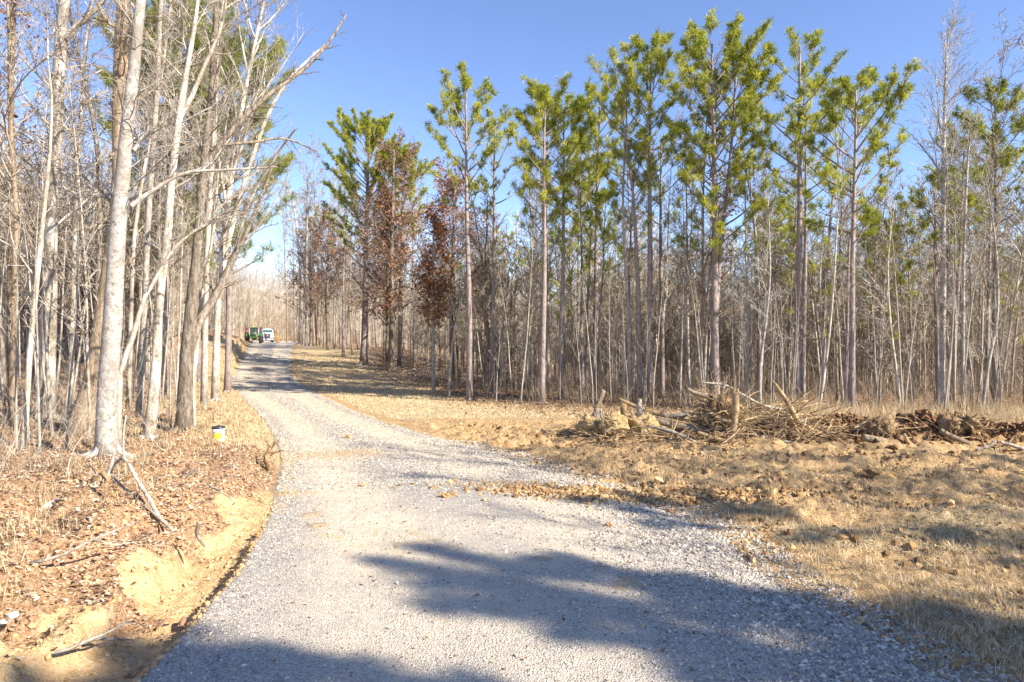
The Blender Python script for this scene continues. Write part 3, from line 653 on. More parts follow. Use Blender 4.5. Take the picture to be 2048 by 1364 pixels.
bare('bare_tree', 'many limbed pale tree spreading right over the road near the bend', [(430, 690), (436, 600), (446, 480), (462, 360), (480, 240), (505, 110), (530, -10)], [16, 15, 14, 13, 12, 9, 6], 27, 'bark_pale', 9, 4, t0=.2, nl=36, L=4.5, cfg=dict(ang=.6, up=.05), extra=[([(440, 560), (470, 430), (500, 330), (540, 220), (585, 150), (650, 90)], (12, 4), 2), ([(438, 600), (470, 500), (500, 400), (560, 300), (590, 260)], (9, 3), -2)], group=LG)
bare('bare_tree', 'upright grey tree standing tall behind the dark crooked tree', [(408, 700), (412, 560), (420, 400), (430, 240), (436, 100), (450, -20)], [14, 13, 12, 11, 9, 7], 24, 'bark_grey', 10, 4, t0=.25, nl=34, L=3.0, cfg=dict(ang=.55), group=LG)
bare('bare_tree', 'second trunk from the left edge, brown and straight with few clinging leaves', [(22, 790), (20, 600), (24, 400), (22, 200), (28, 0)], [15, 14, 13, 12, 10], 24, 'bark_brown', 12, 5, t0=.3, nl=24, L=2.4, leaves=1, group=LG)
bare('bare_tree', 'straight pale tree filling the gap between far left tree and the oak', [(140, 800), (146, 620), (150, 450), (160, 250), (175, 60)], [12, 11, 10, 9, 7], 23, 'bark_pale', 13, 5, t0=.3, nl=26, L=2.2, group=LG)
bare('bare_tree', 'dark slim tree rising close left of the oak', [(186, 760), (196, 560), (200, 400), (190, 260), (160, 120), (135, 0)], [13, 12, 12, 10, 8, 6], 24, 'bark_dark', 14, 4, t0=.3, nl=22, L=2.2, group=LG)
bare('bare_tree', 'twin of slim pale trees low behind the slanting one, thin and straight', [(256, 800), (262, 640), (268, 480), (290, 330), (322, 160), (340, 20)], [10, 10, 9, 8, 7, 5], 22, 'bark_pale', 15, 4, t0=.3, nl=24, L=2.0, group=LG)
# right side pale and bare trees
RG = 'pale bare trees among the right pines'
def rbare(label, way, w, d, mat, seed, **k): return bare('bare_tree', label, way, w, d, mat, seed, 0, group=RG, **k)
rbare('tall silvery bare tree with fine twiggy top rising above the pines at right', [(1882, 828), (1886, 600), (1887, 350), (1890, 180), (1897, 62)], [15, 13, 10, 6, 2], 28, 'bark_white', 21, nl=34, t0=.45, L=2.6, cfg=dict(ang=.5, taper=.6))
rbare('white thin tree leaning left with forked foot, left of the very tall pine', [(1262, 800), (1257, 640), (1250, 500), (1246, 380), (1253, 250), (1252, 120)], [10, 9, 8, 6, 4, 2], 31, 'bark_white', 22, nl=16, t0=.4, L=1.2)
rbare('thin whitish sapling right of the small pine, above the root mass', [(1379, 800), (1375, 640), (1374, 480), (1372, 330)], [8, 7, 5, 2], 31, 'bark_white', 23, nl=20, t0=.4, L=1.4)
rbare('crooked white sapling just left of the leaning poles', [(1522, 832), (1520, 740), (1532, 640), (1540, 540), (1536, 400)], [8, 7, 6, 5, 2], 27, 'bark_white', 24, nl=18, t0=.4, L=1.4)
rbare('slim grey sapling rising behind the root mass', [(1494, 810), (1495, 640), (1492, 500), (1490, 350)], [6, 6, 4, 2], 29, 'bark_white', 25, nl=20, t0=.3, L=1.3)
rbare('pair of crossing pale stems between open crowned pine and broad pine', [(1636, 840), (1655, 700), (1668, 560), (1676, 430), (1690, 330)], [7, 6, 5, 4, 2], 27, 'bark_pale', 26, nl=18, t0=.4, L=1.3)
rbare('pale slanting stem crossing in front of the darker saplings', [(1640, 842), (1646, 700), (1640, 560), (1650, 430)], [6, 5, 4, 2], 27.5, 'bark_pale', 261, nl=14, t0=.4, L=1.2)
rbare('leaning pale sapling above the centre of the dirt mound', [(1803, 842), (1792, 740), (1780, 640), (1776, 520), (1790, 400)], [8, 7, 6, 4, 2], 27, 'bark_pale', 27, nl=18, t0=.4, L=1.3)
rbare('straight white trunk left of the silvery tree, with rough bark', [(1926, 830), (1926, 700), (1928, 500), (1935, 330), (1944, 250)], [9, 8, 7, 5, 2], 27.5, 'bark_white', 28, nl=22, t0=.4, L=1.5)
rbare('curving white tree at right edge beneath the last pine', [(1964, 838), (1975, 740), (1995, 620), (1990, 480), (1975, 380)], [9, 8, 7, 5, 3], 28, 'bark_white', 29, nl=20, t0=.35, L=1.6)
rbare('pale bent young tree leaning right in front of the first front row pine', [(897, 792), (905, 690), (918, 620), (935, 560)], [7, 6, 4, 2], 36, 'bark_pale', 30, nl=10, t0=.4, L=1.0)
rbare('small pale stemmed oak with a ball of brown leaves on the slope', [(867, 775), (866, 660), (866, 560), (868, 430)], [9, 8, 6, 3], 39, 'bark_grey', 31, nl=20, t0=.38, L=1.5, leaves=3)
rbare('dark crooked trunked tree behind the slim sparse pine', [(972, 762), (975, 680), (966, 600), (972, 520), (975, 400)], [10, 9, 8, 6, 3], 41, 'bark_dark', 32, nl=22, t0=.4, L=2)
rbare('bare tree with arched limbs left of the road, alone against the sky gap', [(600, 680), (602, 560), (598, 500), (590, 430), (580, 380)], [8, 7, 6, 4, 2], 105, 'bark_pale', 33, nl=20, t0=.45, L=4.0)
rbare('thin white pole like tree nearest the sky gap', [(612, 680), (612, 560), (614, 440), (616, 360)], [6, 6, 5, 2], 85, 'bark_white', 34, nl=24, t0=.4, L=3.0)
# russet oaks still holding leaves
OG = 'oaks still holding rust brown leaves'
def oak(label, way, w, d, seed, lv=4, nl=34, L=3.0, t0=.25): return bare('oak_tree', label, way, w, d, 'bark_dark', seed, 0, group=OG, nl=nl, L=L, t0=t0, leaves=lv, cat='oak', cfg=dict(ang=.9, taper=.7))
oak('large rust leaved oak with twin dark trunks on the slope', [(783, 714), (784, 620), (782, 540), (785, 430), (788, 300)], [15, 13, 12, 9, 4], 57, 41, 3, L=6.5, nl=40)
oak('thin rust leaved oak touching the left side of the twin trunked one', [(774, 712), (775, 600), (778, 500), (770, 400)], [9, 8, 6, 3], 58, 42, 2)
oak('low rust leaved oak left of the front row pines', [(905, 740), (903, 640), (905, 540), (908, 440), (905, 370)], [12, 11, 9, 7, 3], 47, 43, 2, L=5.2)
oak('small rust leaved oak in the middle of the far tree line', [(656, 690), (654, 600), (656, 520), (658, 440)], [8, 8, 6, 3], 80, 44, 1, L=5)
oak('narrow rust leaved oak farther left in the far tree line', [(622, 684), (622, 600), (620, 540), (622, 450)], [8, 7, 6, 3], 92, 45, 1, L=4.5)

# ------------------------------------------------------------------ repeated trees: prototypes copied
def copy_tree(o, loc, rz_, sc, label, group):
    r = o.copy(); COL.objects.link(r); r.location = loc; r.rotation_euler = (R_.gauss(0, .018), R_.gauss(0, .018), rz_); r.scale = (sc, sc, sc)
    r['label'] = label; r['group'] = group
    for ch in KIDS[o.name]:
        c = ch.copy(); COL.objects.link(c); c.parent = r
    return r
KIDS = {}
def proto(name, cat, mat, H, r, seed, kind='bare', **kw):
    R_.seed(seed); n = 12
    P = wander([0, 0, -.15], [R_.gauss(0, .03), R_.gauss(0, .03), 1], H, n, .025, .012); Rr = r*(1-.86*np.linspace(0, 1, n)**1.1); Rr[0] *= 1.3
    o = thing(name, '', cat)
    g = Geo(); g.tube(P, Rr, 7, True)
    if kind == 'pine':
        br, nd = pine_parts(P, Rr, kw['c0'], kw['wd'], seed, kw.get('dens', .8), n_t=22, needle=.24)
        stubs(g)
    kids = [g.obj('trunk', M[mat], o)]
    if kind == 'pine':
        kids += [br.obj('branches', M[mat], o), nd.obj('needles', M['needle'], o, False)]
    else:
        c = dict(BARE); c.update(kw.get('cfg', {})); br = Geo(); ends = []
        sprout(br, P, Rr, kw.get('L', 1.8), 1, 3, kw.get('nl', 22), kw.get('t0', .35), c, ends)
        kids.append(br.obj('branches', M[kw.get('tw', 'twig')], o))
        if kw.get('leaves'):
            lg = Geo(); leaves_at(lg, ends[::2], kw['leaves'], .08, .14); kids.append(lg.obj('leaves', M['oak_leaf'], o, False))
    KIDS[o.name] = kids; return o
C4 = dict(n2=8, n3=5, rmin=.0085)
B = [proto('bare_tree', 'bare tree', m_, H, r, 500+i, L=L, nl=nl, t0=t0, cfg=dict(C4, ang=an)) for i, (m_, H, r, L, nl, t0, an) in enumerate([
    ('bark_pale', 13, .06, 2.4, 24, .3, .65), ('bark_grey', 15, .085, 3.0, 26, .3, .65), ('bark_grey', 11, .045, 1.9, 22, .3, .65), ('bark_brown', 14.5, .08, 2.6, 26, .35, .6),
    ('bark_grey', 12, .055, 2.2, 24, .25, .75), ('bark_dark', 15, .10, 3.2, 26, .3, .75), ('bark_white', 13, .05, 2.0, 22, .4, .55), ('bark_pale', 9, .035, 1.7, 20, .25, .75)])]
BR = proto('oak_tree', 'oak', 'bark_grey', 12, .09, 540, L=2.2, nl=22, t0=.3, leaves=3, cfg=dict(C4, ang=.85))
PP = [proto('pine_tree', 'pine', 'bark_pine', H, r, 560+i, 'pine', c0=c0, wd=wd, dens=.75) for i, (H, r, c0, wd) in enumerate([(15, .13, .6, 1.7), (12, .10, .5, 1.5), (9, .08, .35, 1.6)])]
SAP = [proto('sapling', 'sapling', m_, H, r, 580+i, L=.8, nl=10, t0=.35, cfg=dict(n2=3, n3=2, ang=.6, rmin=.004)) for i, (m_, H, r) in enumerate([('bark_pale', 6.5, .035), ('bark_white', 5, .028), ('bark_grey', 7.5, .04)])]
used = set()
def place(o, x, y, label, group, sc=None):
    sc = sc or R_.uniform(.85, 1.15); z = gz(x, y)-.05; rz_ = R_.uniform(0, 6.28)
    if o.name not in used:
        used.add(o.name); o.location = (x, y, z); o.rotation_euler = (0, 0, rz_); o.scale = (sc,)*3; o['label'] = label; o['group'] = group; return o
    return copy_tree(o, (x, y, z), rz_, sc, label, group)
R_.seed(9)
def kindlab(o, where):
    return {'bare_tree': 'one of many slim bare trees ', 'oak_tree': 'small rust leaved oak scattered ', 'pine_tree': 'one of the lesser pines standing ', 'sapling': 'one of the whip thin pale saplings '}[o.name.split('.')[0]]+where, \
           {'bare_tree': 'bare trees ', 'oak_tree': 'small oaks ', 'pine_tree': 'lesser pines ', 'sapling': 'saplings '}[o.name.split('.')[0]]+where
def fill(n, fx, choices, where, weights, mind=.5, sc=None):
    pts = []; t = 0
    while len(pts) < n and t < n*40:
        t += 1; x, y = fx()
        if any((x-a)**2+(y-b)**2 < mind**2 for a, b in pts): continue
        pts.append((x, y)); o = R_.choices(choices, weights)[0]; lb, gp = kindlab(o, where); place(o, x, y, lb, gp, sc() if sc else None)
def fr_right():
    while True:
        y = R_.uniform(27, 62); x = R_.uniform(-14, y*.78+1)
        if y > forest_y(x)+1.5 and not (x < -4 and y < 50): return x, y
fill(125, fr_right, B+[BR]+PP, 'in the woods behind the right pines', [3, 3, 3, 3, 3, 2, 3, 3, .8, .8, .9, .7], .9)
def fr_edge():
    x = R_.uniform(-1, 24); return x, float(forest_y(x))+R_.uniform(-.5, 5)
fill(85, fr_edge, SAP, 'at the front edge of the right woods', [3, 3, 2], .35)
def fr_left():
    while True:
        y = R_.uniform(15, 60); xl = R_.uniform(3.2, 26); x = float(eL(y))-xl
        if x > -.82*y-2 and xl > 2.5+ (y-15)*.02: return x, y
fill(88, fr_left, B+[BR, PP[0]], 'on the slope left of the road', [3, 3, 2.5, 3, 3, 1.5, 2, 3, .7, .2], .9)
def fr_left2():
    y = R_.uniform(12, 30); return float(eL(y))-R_.uniform(2.6, 14), y
fill(62, fr_left2, SAP, 'at the front edge of the left woods', [3, 3, 2], .5)
def fr_farR():
    while True:
        y = R_.uniform(62, 118); x = float(eR(y))+R_.uniform(3, 16)
        if y < 75 and x > float(eR(y))+9 or y >= 70: return x, y
fill(40, fr_farR, B+[BR, PP[0]], 'in the far tree line right of the road', [1, 3, 1, 3, 1, 3, 1, .5, .7, .5], 1.3, lambda: R_.uniform(1.05, 1.5))
for px, d, k, sc in [(606, 96, 0, 1.9), (634, 92, 3, 1.9), (648, 84, 1, 1.6), (672, 88, 4, 1.9), (690, 80, 0, 1.6), (590, 128, 1, 2.0), (574, 135, 3, 2.0)]:
    a = at(px, 686, d); place(B[k], a[0], a[1], 'one of the tall pale bare trees beside the sky gap above the road', 'tall bare trees by the sky gap', sc)
def fr_farL():
    y = R_.uniform(60, 125); return float(eL(y))-R_.uniform(3, 16), y
fill(34, fr_farL, B+[BR], 'in the far tree line left of the road', [1, 3, 1, 3, 1, 3, 1, .5, 1], 1.3, lambda: R_.uniform(.9, 1.2))

for px, by, d, k in [(1575, 790, 37, 1), (1650, 790, 36, 2), (1742, 790, 38, 1), (1760, 800, 33, 2), (1820, 790, 35, 1), (1545, 780, 42, 1), (1930, 790, 39, 1), (2020, 790, 36, 2), (1015, 760, 48, 1), (1240, 760, 44, 2)]:
    a = at(px, by, d); place(PP[k], a[0], a[1], 'one of the low bright green pines half hidden behind the right pines', 'low green pines behind the right pines', R_.uniform(.85, 1.05))
# pines showing green through the left trees
for k, (px, d, ty, cw, lab) in enumerate([(455, 33, 120, 3.4, 'soft green pine nearest the road, seen through the left bare trees'), (330, 31, 60, 3.2, 'soft green pine behind the slender pale tree'), (395, 38, 10, 3.0, 'tall green pine behind the dark crooked tree')]):
    R_.seed(700+k); P, Rr = trunk_line(px, 700, ty, d, px+6, 15); br, nd = pine_parts(P, Rr, .34, cw*1.1, 710+k, 1.1, needle=.32, n_t=30)
    tree('pine_tree', lab, 'pine', P, Rr, 'bark_pine', br, Ex(nd, 'needle_soft', 'needles'), 'green pines behind the left trees', 8)
# trees on the right beside and behind the camera whose shadows cross the gravel
for k, (x, y, H, cw, lab) in enumerate([(20.6, -3.8, 16.2, 1.35, 'tall pine right of the view, its crown shadow crossing the gravel'), (17.3, -6.0, 15.5, 1.3, 'pine whose shadow falls on the nearest gravel'), (25, -6.2, 16.2, 1.5, 'pine behind the first shadow casting pine'), (22.0, -8.9, 16.5, 1.4, 'pine whose shadow falls lower right'), (22.3, .3, 15, .9, 'pine whose shadow crosses the muddy field'), (27, -8.6, 16, 1.4, 'rear pine of the shadow casting row')]):
    R_.seed(800+k); P = wander([x, y, gz(x, y)-.1], [0, 0, 1], H, 12, .012, .02); Rr = .15*(1-.8*np.linspace(0, 1, 12))
    br, nd = pine_parts(P, Rr, .5 if cw > 1 else .7, cw*1.2, 810+k, 1.3 if cw > 1 else .75, n_t=44, needle=.28)
    tree('pine_tree', lab, 'pine', P, Rr, 'bark_pine', br, Ex(nd, 'needle', 'needles'), None, 8)
for x, y, sc in [(19, 4.2, 1.15), (21.6, 6.4, 1.1), (22.2, 4.1, 1.15), (24.5, 8.5, 1.15), (25, 5.3, 1.2), (17.5, 3.4, 1.0), (20, 5.2, 1.1), (23.5, 6.6, 1.1), (15.5, 1.2, .8)]:
    place(B[1], x, y, 'bare tree right of the view whose thin shadow stripes the road', 'bare trees right of the view', sc)

# ------------------------------------------------------------------ woodland stuff far off
def low_tree(seed, H, nl, tw):
    R_.seed(seed); g = Geo(); P = wander([0, 0, -.5], [0, 0, 1], H, 6, .04, .01); g.tube(P, R_.uniform(.06, .09)*(1-.8*np.linspace(0, 1, 6)), 4)
    for k in range(nl):
        p, d = interp_pl(P, R_.uniform(.12, .98)); l = R_.uniform(.8, 2.8); b = wander(p, perp(d, R_.uniform(.4, .9), R_.uniform(0, 6.3)), l, 3, .1, .06); g.tube(b, [.035, .025, .012], 3)
        for q in range(tw):
            pp, dd = interp_pl(b, R_.uniform(.2, 1)); g.tube(wander(pp, perp(dd, .7, R_.uniform(0, 6.3)), l*.45, 3, .1, .05), [.014, .011, .008], 3)
    g.flush(); return np.vstack(g.V), np.vstack(g.Q)
LT = [low_tree(900+k, R_.uniform(9, 14), 26, 8) for k in range(5)]
LT2 = [low_tree(950+k, R_.uniform(10, 14), 12, 3) for k in range(3)]
def wood(name, xs_, ys_, sc, protos, label):
    Vs = []; Qs = []; rn = []; n0 = 0; z = ground(xs_, ys_); which = rng.integers(0, len(protos), len(xs_))
    for k, (V, Q) in enumerate(protos):
        m_ = which == k; a = rng.uniform(0, 6.28, m_.sum()); c, s_ = np.cos(a), np.sin(a); s2 = sc[m_]
        Vx = (V[None, :, 0]*c[:, None]-V[None, :, 1]*s_[:, None])*s2[:, None]+xs_[m_][:, None]; Vy = (V[None, :, 0]*s_[:, None]+V[None, :, 1]*c[:, None])*s2[:, None]+ys_[m_][:, None]
        Vz = V[None, :, 2]*s2[:, None]+z[m_][:, None]; nn = len(a)
        Vs.append(np.stack([Vx, Vy, Vz], -1).reshape(-1, 3)); Qs.append((Q[None]+np.arange(nn)[:, None, None]*len(V)).reshape(-1, 4)+n0); n0 += nn*len(V); rn.append(np.repeat(rng.random(nn), len(V)))
    tag(link(name, mesh(name, np.vstack(Vs), [np.vstack(Qs)], M['wood_far'], False, {'rnd': np.concatenate(rn)})), label, 'woods', None, 'stuff')
n = 1500; y = rng.uniform(38, 110, n); x = rng.uniform(-1, 1, n)*0+rng.uniform(0, 1, n)*(y*.95+14)-14; k = (y > forest_y(x)+9) & (x > eR(y)+9); wood('right_woods', x[k], y[k], rng.uniform(.62, 1.0, k.sum()), LT, 'dense bare woods filling the ground behind the right pines')
n = 900; y = rng.uniform(40, 120, n); x = eL(y)-5-rng.uniform(0, 1, n)*(y*.6); k = (x > -1.0*y-5); wood('left_woods', x[k], y[k], rng.uniform(.8, 1.1, k.sum()), LT, 'dense bare woods covering the hillside behind the left trees')
n = 3400; y = rng.uniform(122, 330, n); x = np.where(rng.random(n) < .6, rng.uniform(-.5, -.12, n), rng.uniform(-.85, .9, n))*y; k = (x > eR(y)+2) | (x < eL(y)-2) | (y > 155); wood('far_hill_woods', x[k], y[k], rng.uniform(.8, 1.15, k.sum()), LT2, 'greyish bare woods covering the far hill behind the road')
# underbrush: tangles of thin stems
def brush(name, x, y, h, per, mat, label, cat, spread=.25, r=.005):
    g = Geo(); z = surf(x, y)
    for a, b, c_, hh in zip(x, y, z, h):
        for q in range(per):
            p = np.array([a+R_.gauss(0, spread), b+R_.gauss(0, spread), c_-.03]); L = hh*R_.uniform(.4, 1.1)
            B_ = wander(p, np.array([R_.gauss(0, .45), R_.gauss(0, .45), 1]), L, 5, .16, .0); g.tube(B_, np.linspace(r, r*.4, 5), 3)
            for w_ in range(2):
                pp, dd = interp_pl(B_, R_.uniform(.3, .9)); g.tube(wander(pp, perp(dd, .7, R_.uniform(0, 6)), L*.35, 3, .15, .02), [r*.6, r*.5, r*.3], 3)
    return tag(g.obj(name, M[mat], None, False), label, cat, None, 'stuff')
R_.seed(31); n = 620; x = rng.uniform(-6, 26, n); y = forest_y(x)+rng.uniform(-.5, 14, n); k = x > eR(y)+5
k = k & (rng.random(n) < np.where(x < 3, .45, 1)); brush('right_underbrush', x[k], y[k], rng.uniform(.5, 2.8, k.sum()), 7, 'twig_brown', 'tangled brown underbrush along the foot of the right woods', 'brush', .4, .0055)
n = 340; y = 11+rng.random(n)*30; x = eL(y)-2.6-rng.random(n)*(4+y*.4)
brush('left_underbrush', x, y, rng.uniform(.3, 2.2, n), 6, 'twig', 'thin twiggy underbrush between the left trees', 'brush', .3, .005)

# ------------------------------------------------------------------ fallen wood, stumps, mound
def displaced_ball(g, c, r, seed, amp=.3, sub=3, fr=1.6, smoothz=1.0):
    V, T = ico(sub); k = V*fr+seed*3.1
    dsp = fbm(k[:, 0]+k[:, 2]*.7, k[:, 1]-k[:, 2]*.6, seed, 4)*amp+fbm(k[:, 0]*5, k[:, 1]*5+k[:, 2]*4, seed+9, 3)*amp*.45
    g.add(V*(1+dsp)[:, None]*np.asarray(r)+np.asarray(c), T, None, np.clip(.5+dsp*1.5, 0, 1))
def px_line(pts, d, dz=0):
    n = len(pts); return [at(x, y, d+dz*i/max(1, n-1)) for i, (x, y) in enumerate(pts)]
def log(name, label, pts, w, d, mat, dz=0, cat='log', group=None, sides=10, n=12, splint=False, twigs=0):
    P = smooth_pl(px_line(pts, d, dz), n); R0 = np.interp(np.linspace(0, 1, n), np.linspace(0, 1, len(w)), w)/F*d/2
    R0 = R0*(1+np.array([R_.gauss(0, .05) for _ in range(n)])); base = P.mean(axis=0)
    g = Geo(); g.tube(P, R0, sides, True)
    if splint:
        for k in range(5):
            a = P[-1]+np.array([R_.gauss(0, .3), R_.gauss(0, .3), 0])*R0[-1]; e = unit(P[-1]-P[-2]); g.tube([a-e*.05, a+e*R_.uniform(.02, .1), a+e*R_.uniform(.1, .2)], [R0[-1]*.45, R0[-1]*.3, .003], 4, True)
    if twigs: sprout(g, P, R0, .45, 2, 3, twigs, .1, dict(BARE, n3=3), [])
    o = g.obj(name, M[mat], None, True, base, tuple(base)); return tag(o, label, cat, group)
R_.seed(61)
DG = 'logs and poles in the bulldozed wood heap'
log('log', 'long pale log lying along the top of the heap, left of the root mass', [(1238, 798), (1290, 820), (1350, 834), (1425, 846)], [7, 9, 11, 12], 19.9, 'log_wood', -.2, group=DG)
log('log', 'thick dark log running under the long pale one into the root mass', [(1300, 836), (1350, 850), (1425, 866)], [13, 17, 18], 19.6, 'bark_brown', -.1, group=DG)
log('log', 'upright cut log standing behind the clay root balls', [(1252, 850), (1248, 830), (1246, 803)], [13, 13, 12], 20.2, 'log_wood', group=DG)
log('log', 'bleached thick branch lying in front of the dark log', [(1296, 852), (1340, 862), (1392, 884)], [6, 7, 5], 19.1, 'log_grey', -.3, group=DG)
log('log', 'round end of a sawn grey log near the heap foot', [(1328, 884), (1342, 880), (1352, 876)], [11, 11, 11], 19.0, 'log_grey', .8, group=DG)
log('broken_pole', 'broken upright yellow stake with splintered top in the heap centre', [(1462, 890), (1468, 850), (1471, 815), (1470, 784)], [9, 13, 15, 14], 18.85, 'log_wood', group=DG, splint=True)
log('broken_pole', 'longest leaning splintered pole, pointing up left at the heap right end', [(1612, 868), (1590, 832), (1572, 800), (1550, 768)], [9, 11, 10, 6], 19.4, 'log_wood', -.3, group=DG, splint=True)
log('broken_pole', 'second leaning pole just under the longest splintered one', [(1604, 892), (1594, 862), (1576, 828)], [6, 8, 9], 19.1, 'log_wood', .2, group=DG)
log('log', 'brown pole slanting down right beside the upright stake', [(1428, 836), (1480, 852), (1530, 884)], [8, 9, 6], 19.3, 'bark_brown', -.3, group=DG)
log('log', 'pale pole lying level right of the upright stake', [(1470, 850), (1530, 850), (1588, 846)], [6, 7, 4], 19.6, 'log_grey', .3, group=DG)
log('log', 'thin pale pole crossing behind the leaning poles, rising right', [(1470, 826), (1540, 812), (1616, 802)], [4, 5, 3], 20.0, 'log_wood', .2, group=DG)
log('log', 'short pole slanting behind the upright stake, cut end up', [(1470, 806), (1484, 815), (1504, 828)], [7, 8, 6], 19.8, 'log_wood', .2, group=DG)
log('log', 'pale forked branch leaning right on the heap front', [(1528, 882), (1560, 862), (1578, 832)], [5, 5, 3], 19.0, 'log_wood', .2, group=DG, twigs=6)
log('fallen_branch', 'long thin bleached branch arching over the root mass', [(1400, 765), (1450, 770), (1490, 792), (1530, 812), (1590, 822)], [3, 4, 5, 5, 6], 19.8, 'log_grey', .2, 'branch', DG, twigs=16)
log('log', 'dark charred stick jutting up beside the long pale log', [(1318, 832), (1326, 824), (1336, 815)], [4, 7, 5], 19.5, 'bark_dark', group=DG)
MGp = 'logs on the dirt mound'
log('log', 'thick dark log half buried at the left front of the dirt mound', [(1726, 874), (1760, 882), (1804, 894)], [14, 16, 16], 18.6, 'bark_brown', .2, group=MGp)
log('log', 'brown log sloping down right on the dirt mound', [(1880, 860), (1905, 874), (1940, 888)], [9, 11, 11], 18.9, 'bark_brown', -.3, group=MGp)
log('log', 'short white stick lying left of the dark half buried log', [(1684, 890), (1700, 891), (1716, 892)], [5, 6, 5], 18.5, 'log_grey', group=MGp)
log('log', 'pale stick on the top left of the dirt mound', [(1708, 856), (1722, 850), (1736, 842)], [4, 5, 3], 19.6, 'log_wood', group=MGp)
log('log', 'grey curved branch at the right foot of the mound', [(1952, 900), (1975, 893), (1992, 882)], [5, 7, 4], 17.9, 'log_grey', group=MGp)
log('log', 'pale log at the far right foot of the mound', [(2000, 884), (2030, 892), (2060, 902)], [6, 8, 8], 17.6, 'log_grey', group=MGp)
log('log', 'light stick standing up near the right end of the mound', [(2014, 892), (2020, 882), (2028, 872)], [4, 4, 3], 17.8, 'log_wood', group=MGp)
log('log', 'short post stub stuck in the middle of the mound', [(1818, 888), (1812, 876), (1808, 868)], [8, 7, 6], 18.4, 'log_wood', group=MGp)
# stumps with root balls
def stump(label, c, d, r, seed, trunk=None, tw=(16, 14), mat='root_clay', nroot=26, group='uprooted stumps in the heap', rl=.7, rmat='log_wood'):
    R_.seed(seed); b = at(c[0], c[1], d); o = thing('uprooted_stump', label, 'stump', tuple(b), 0, group)
    g = Geo(); displaced_ball(g, b, (r*.95, r*.8, r*.8), seed, .55, 4, 1.5); g.obj('root_ball', M[mat], o, True, b)
    g = Geo()
    for k in range(nroot):
        a = R_.uniform(0, 6.28); e = R_.uniform(-.5, 1.2); dd = np.array([cos(a)*cos(e), sin(a)*cos(e), sin(e)])
        n = 7; P = wander(b+dd*r*.6, dd, R_.uniform(.5, 1.2)*rl, n, .28, -.02); r0 = R_.uniform(.008, .032); g.tube(P, r0*(1-np.linspace(0, 1, n)*.85), 5)
        if R_.random() < .6:
            p, t = interp_pl(P, .5); g.tube(wander(p, perp(t, .8, R_.uniform(0, 6)), .3*rl, 4, .3, 0), [r0*.5, r0*.35, r0*.2, .002], 4)
    g.obj('roots', M[rmat], o, True, b)
    if trunk:
        P = smooth_pl(px_line(trunk, d), 8); g = Geo(); g.tube(P, np.linspace(tw[0], tw[1], 8)/F*d/2, 12, True); g.obj('trunk', M['log_grey'], o, True, b)
    return o
stump('yellow clay root ball with square front, second from the heap left end', (1226, 852), 19.3, .42, 71)
stump('yellow clay root ball beside the upright cut log, under a broken stub', (1284, 848), 19.4, .42, 72, [(1284, 840), (1278, 815), (1280, 798)], (16, 8))
stump('pale stump with short grey trunk at the heap left end', (1180, 850), 19.8, .38, 73, [(1188, 862), (1192, 838), (1197, 818)], (26, 17))
stump('huge dark root mass tangled around the upright stake', (1440, 832), 19.9, .72, 74, None, mat='root_brown', nroot=110, rl=1.0)
stump('lower dark root mass full of soil at the foot of the stake', (1436, 866), 19.6, .5, 75, None, mat='root_brown', nroot=40, rl=.9)
stump('low root tangle beneath the leaning poles', (1560, 868), 19.6, .38, 76, None, mat='root_brown', nroot=60, rl=1.0)
stump('brown upturned root crown on the right of the dirt mound top', (1940, 848), 19.2, .30, 77, None, mat='root_brown', nroot=26, rl=.6)
stump('dark soil filled root plate on the dirt mound crest', (1760, 856), 19.5, .42, 78, None, mat='root_brown', nroot=30, rl=.5)
stump('dark crumbly root clump at the crest of the mound right of centre', (1905, 850), 19.4, .36, 79, None, mat='root_brown', nroot=24, rl=.5)
log('broken_stub', 'short dark broken stub leaning right on the pale stump', [(1192, 818), (1200, 800), (1207, 781)], [9, 10, 10], 19.8, 'bark_brown', cat='stump')
log('broken_limb', 'dark gnarled limb reaching left from the top of the root mass', [(1374, 778), (1396, 788), (1424, 795), (1440, 803)], [8, 9, 12, 9], 19.7, 'bark_brown', cat='branch', twigs=4)
log('broken_limb', 'dark vertical root rising through the root mass', [(1428, 866), (1424, 830), (1428, 800), (1418, 788)], [10, 11, 9, 6], 19.5, 'root_brown', cat='branch')
for k in range(16):
    px = R_.uniform(1310, 1640); py = R_.uniform(822, 884); a = R_.gauss(0, .5); Lp = R_.uniform(22, 60)
    log('log', 'short broken piece of wood lying loose in the bulldozed heap', [(px-Lp*cos(a), py+Lp*sin(a)*.6), (px, py), (px+Lp*cos(a), py-Lp*sin(a)*.6)], [R_.uniform(4, 8), R_.uniform(6, 10), R_.uniform(3, 7)], 19.7-(py-822)*.012, R_.choice(['log_wood', 'log_grey', 'bark_brown', 'root_brown']), R_.uniform(-.3, .3), 'log', 'loose broken wood pieces in the heap', twigs=R_.choice([0, 3]))
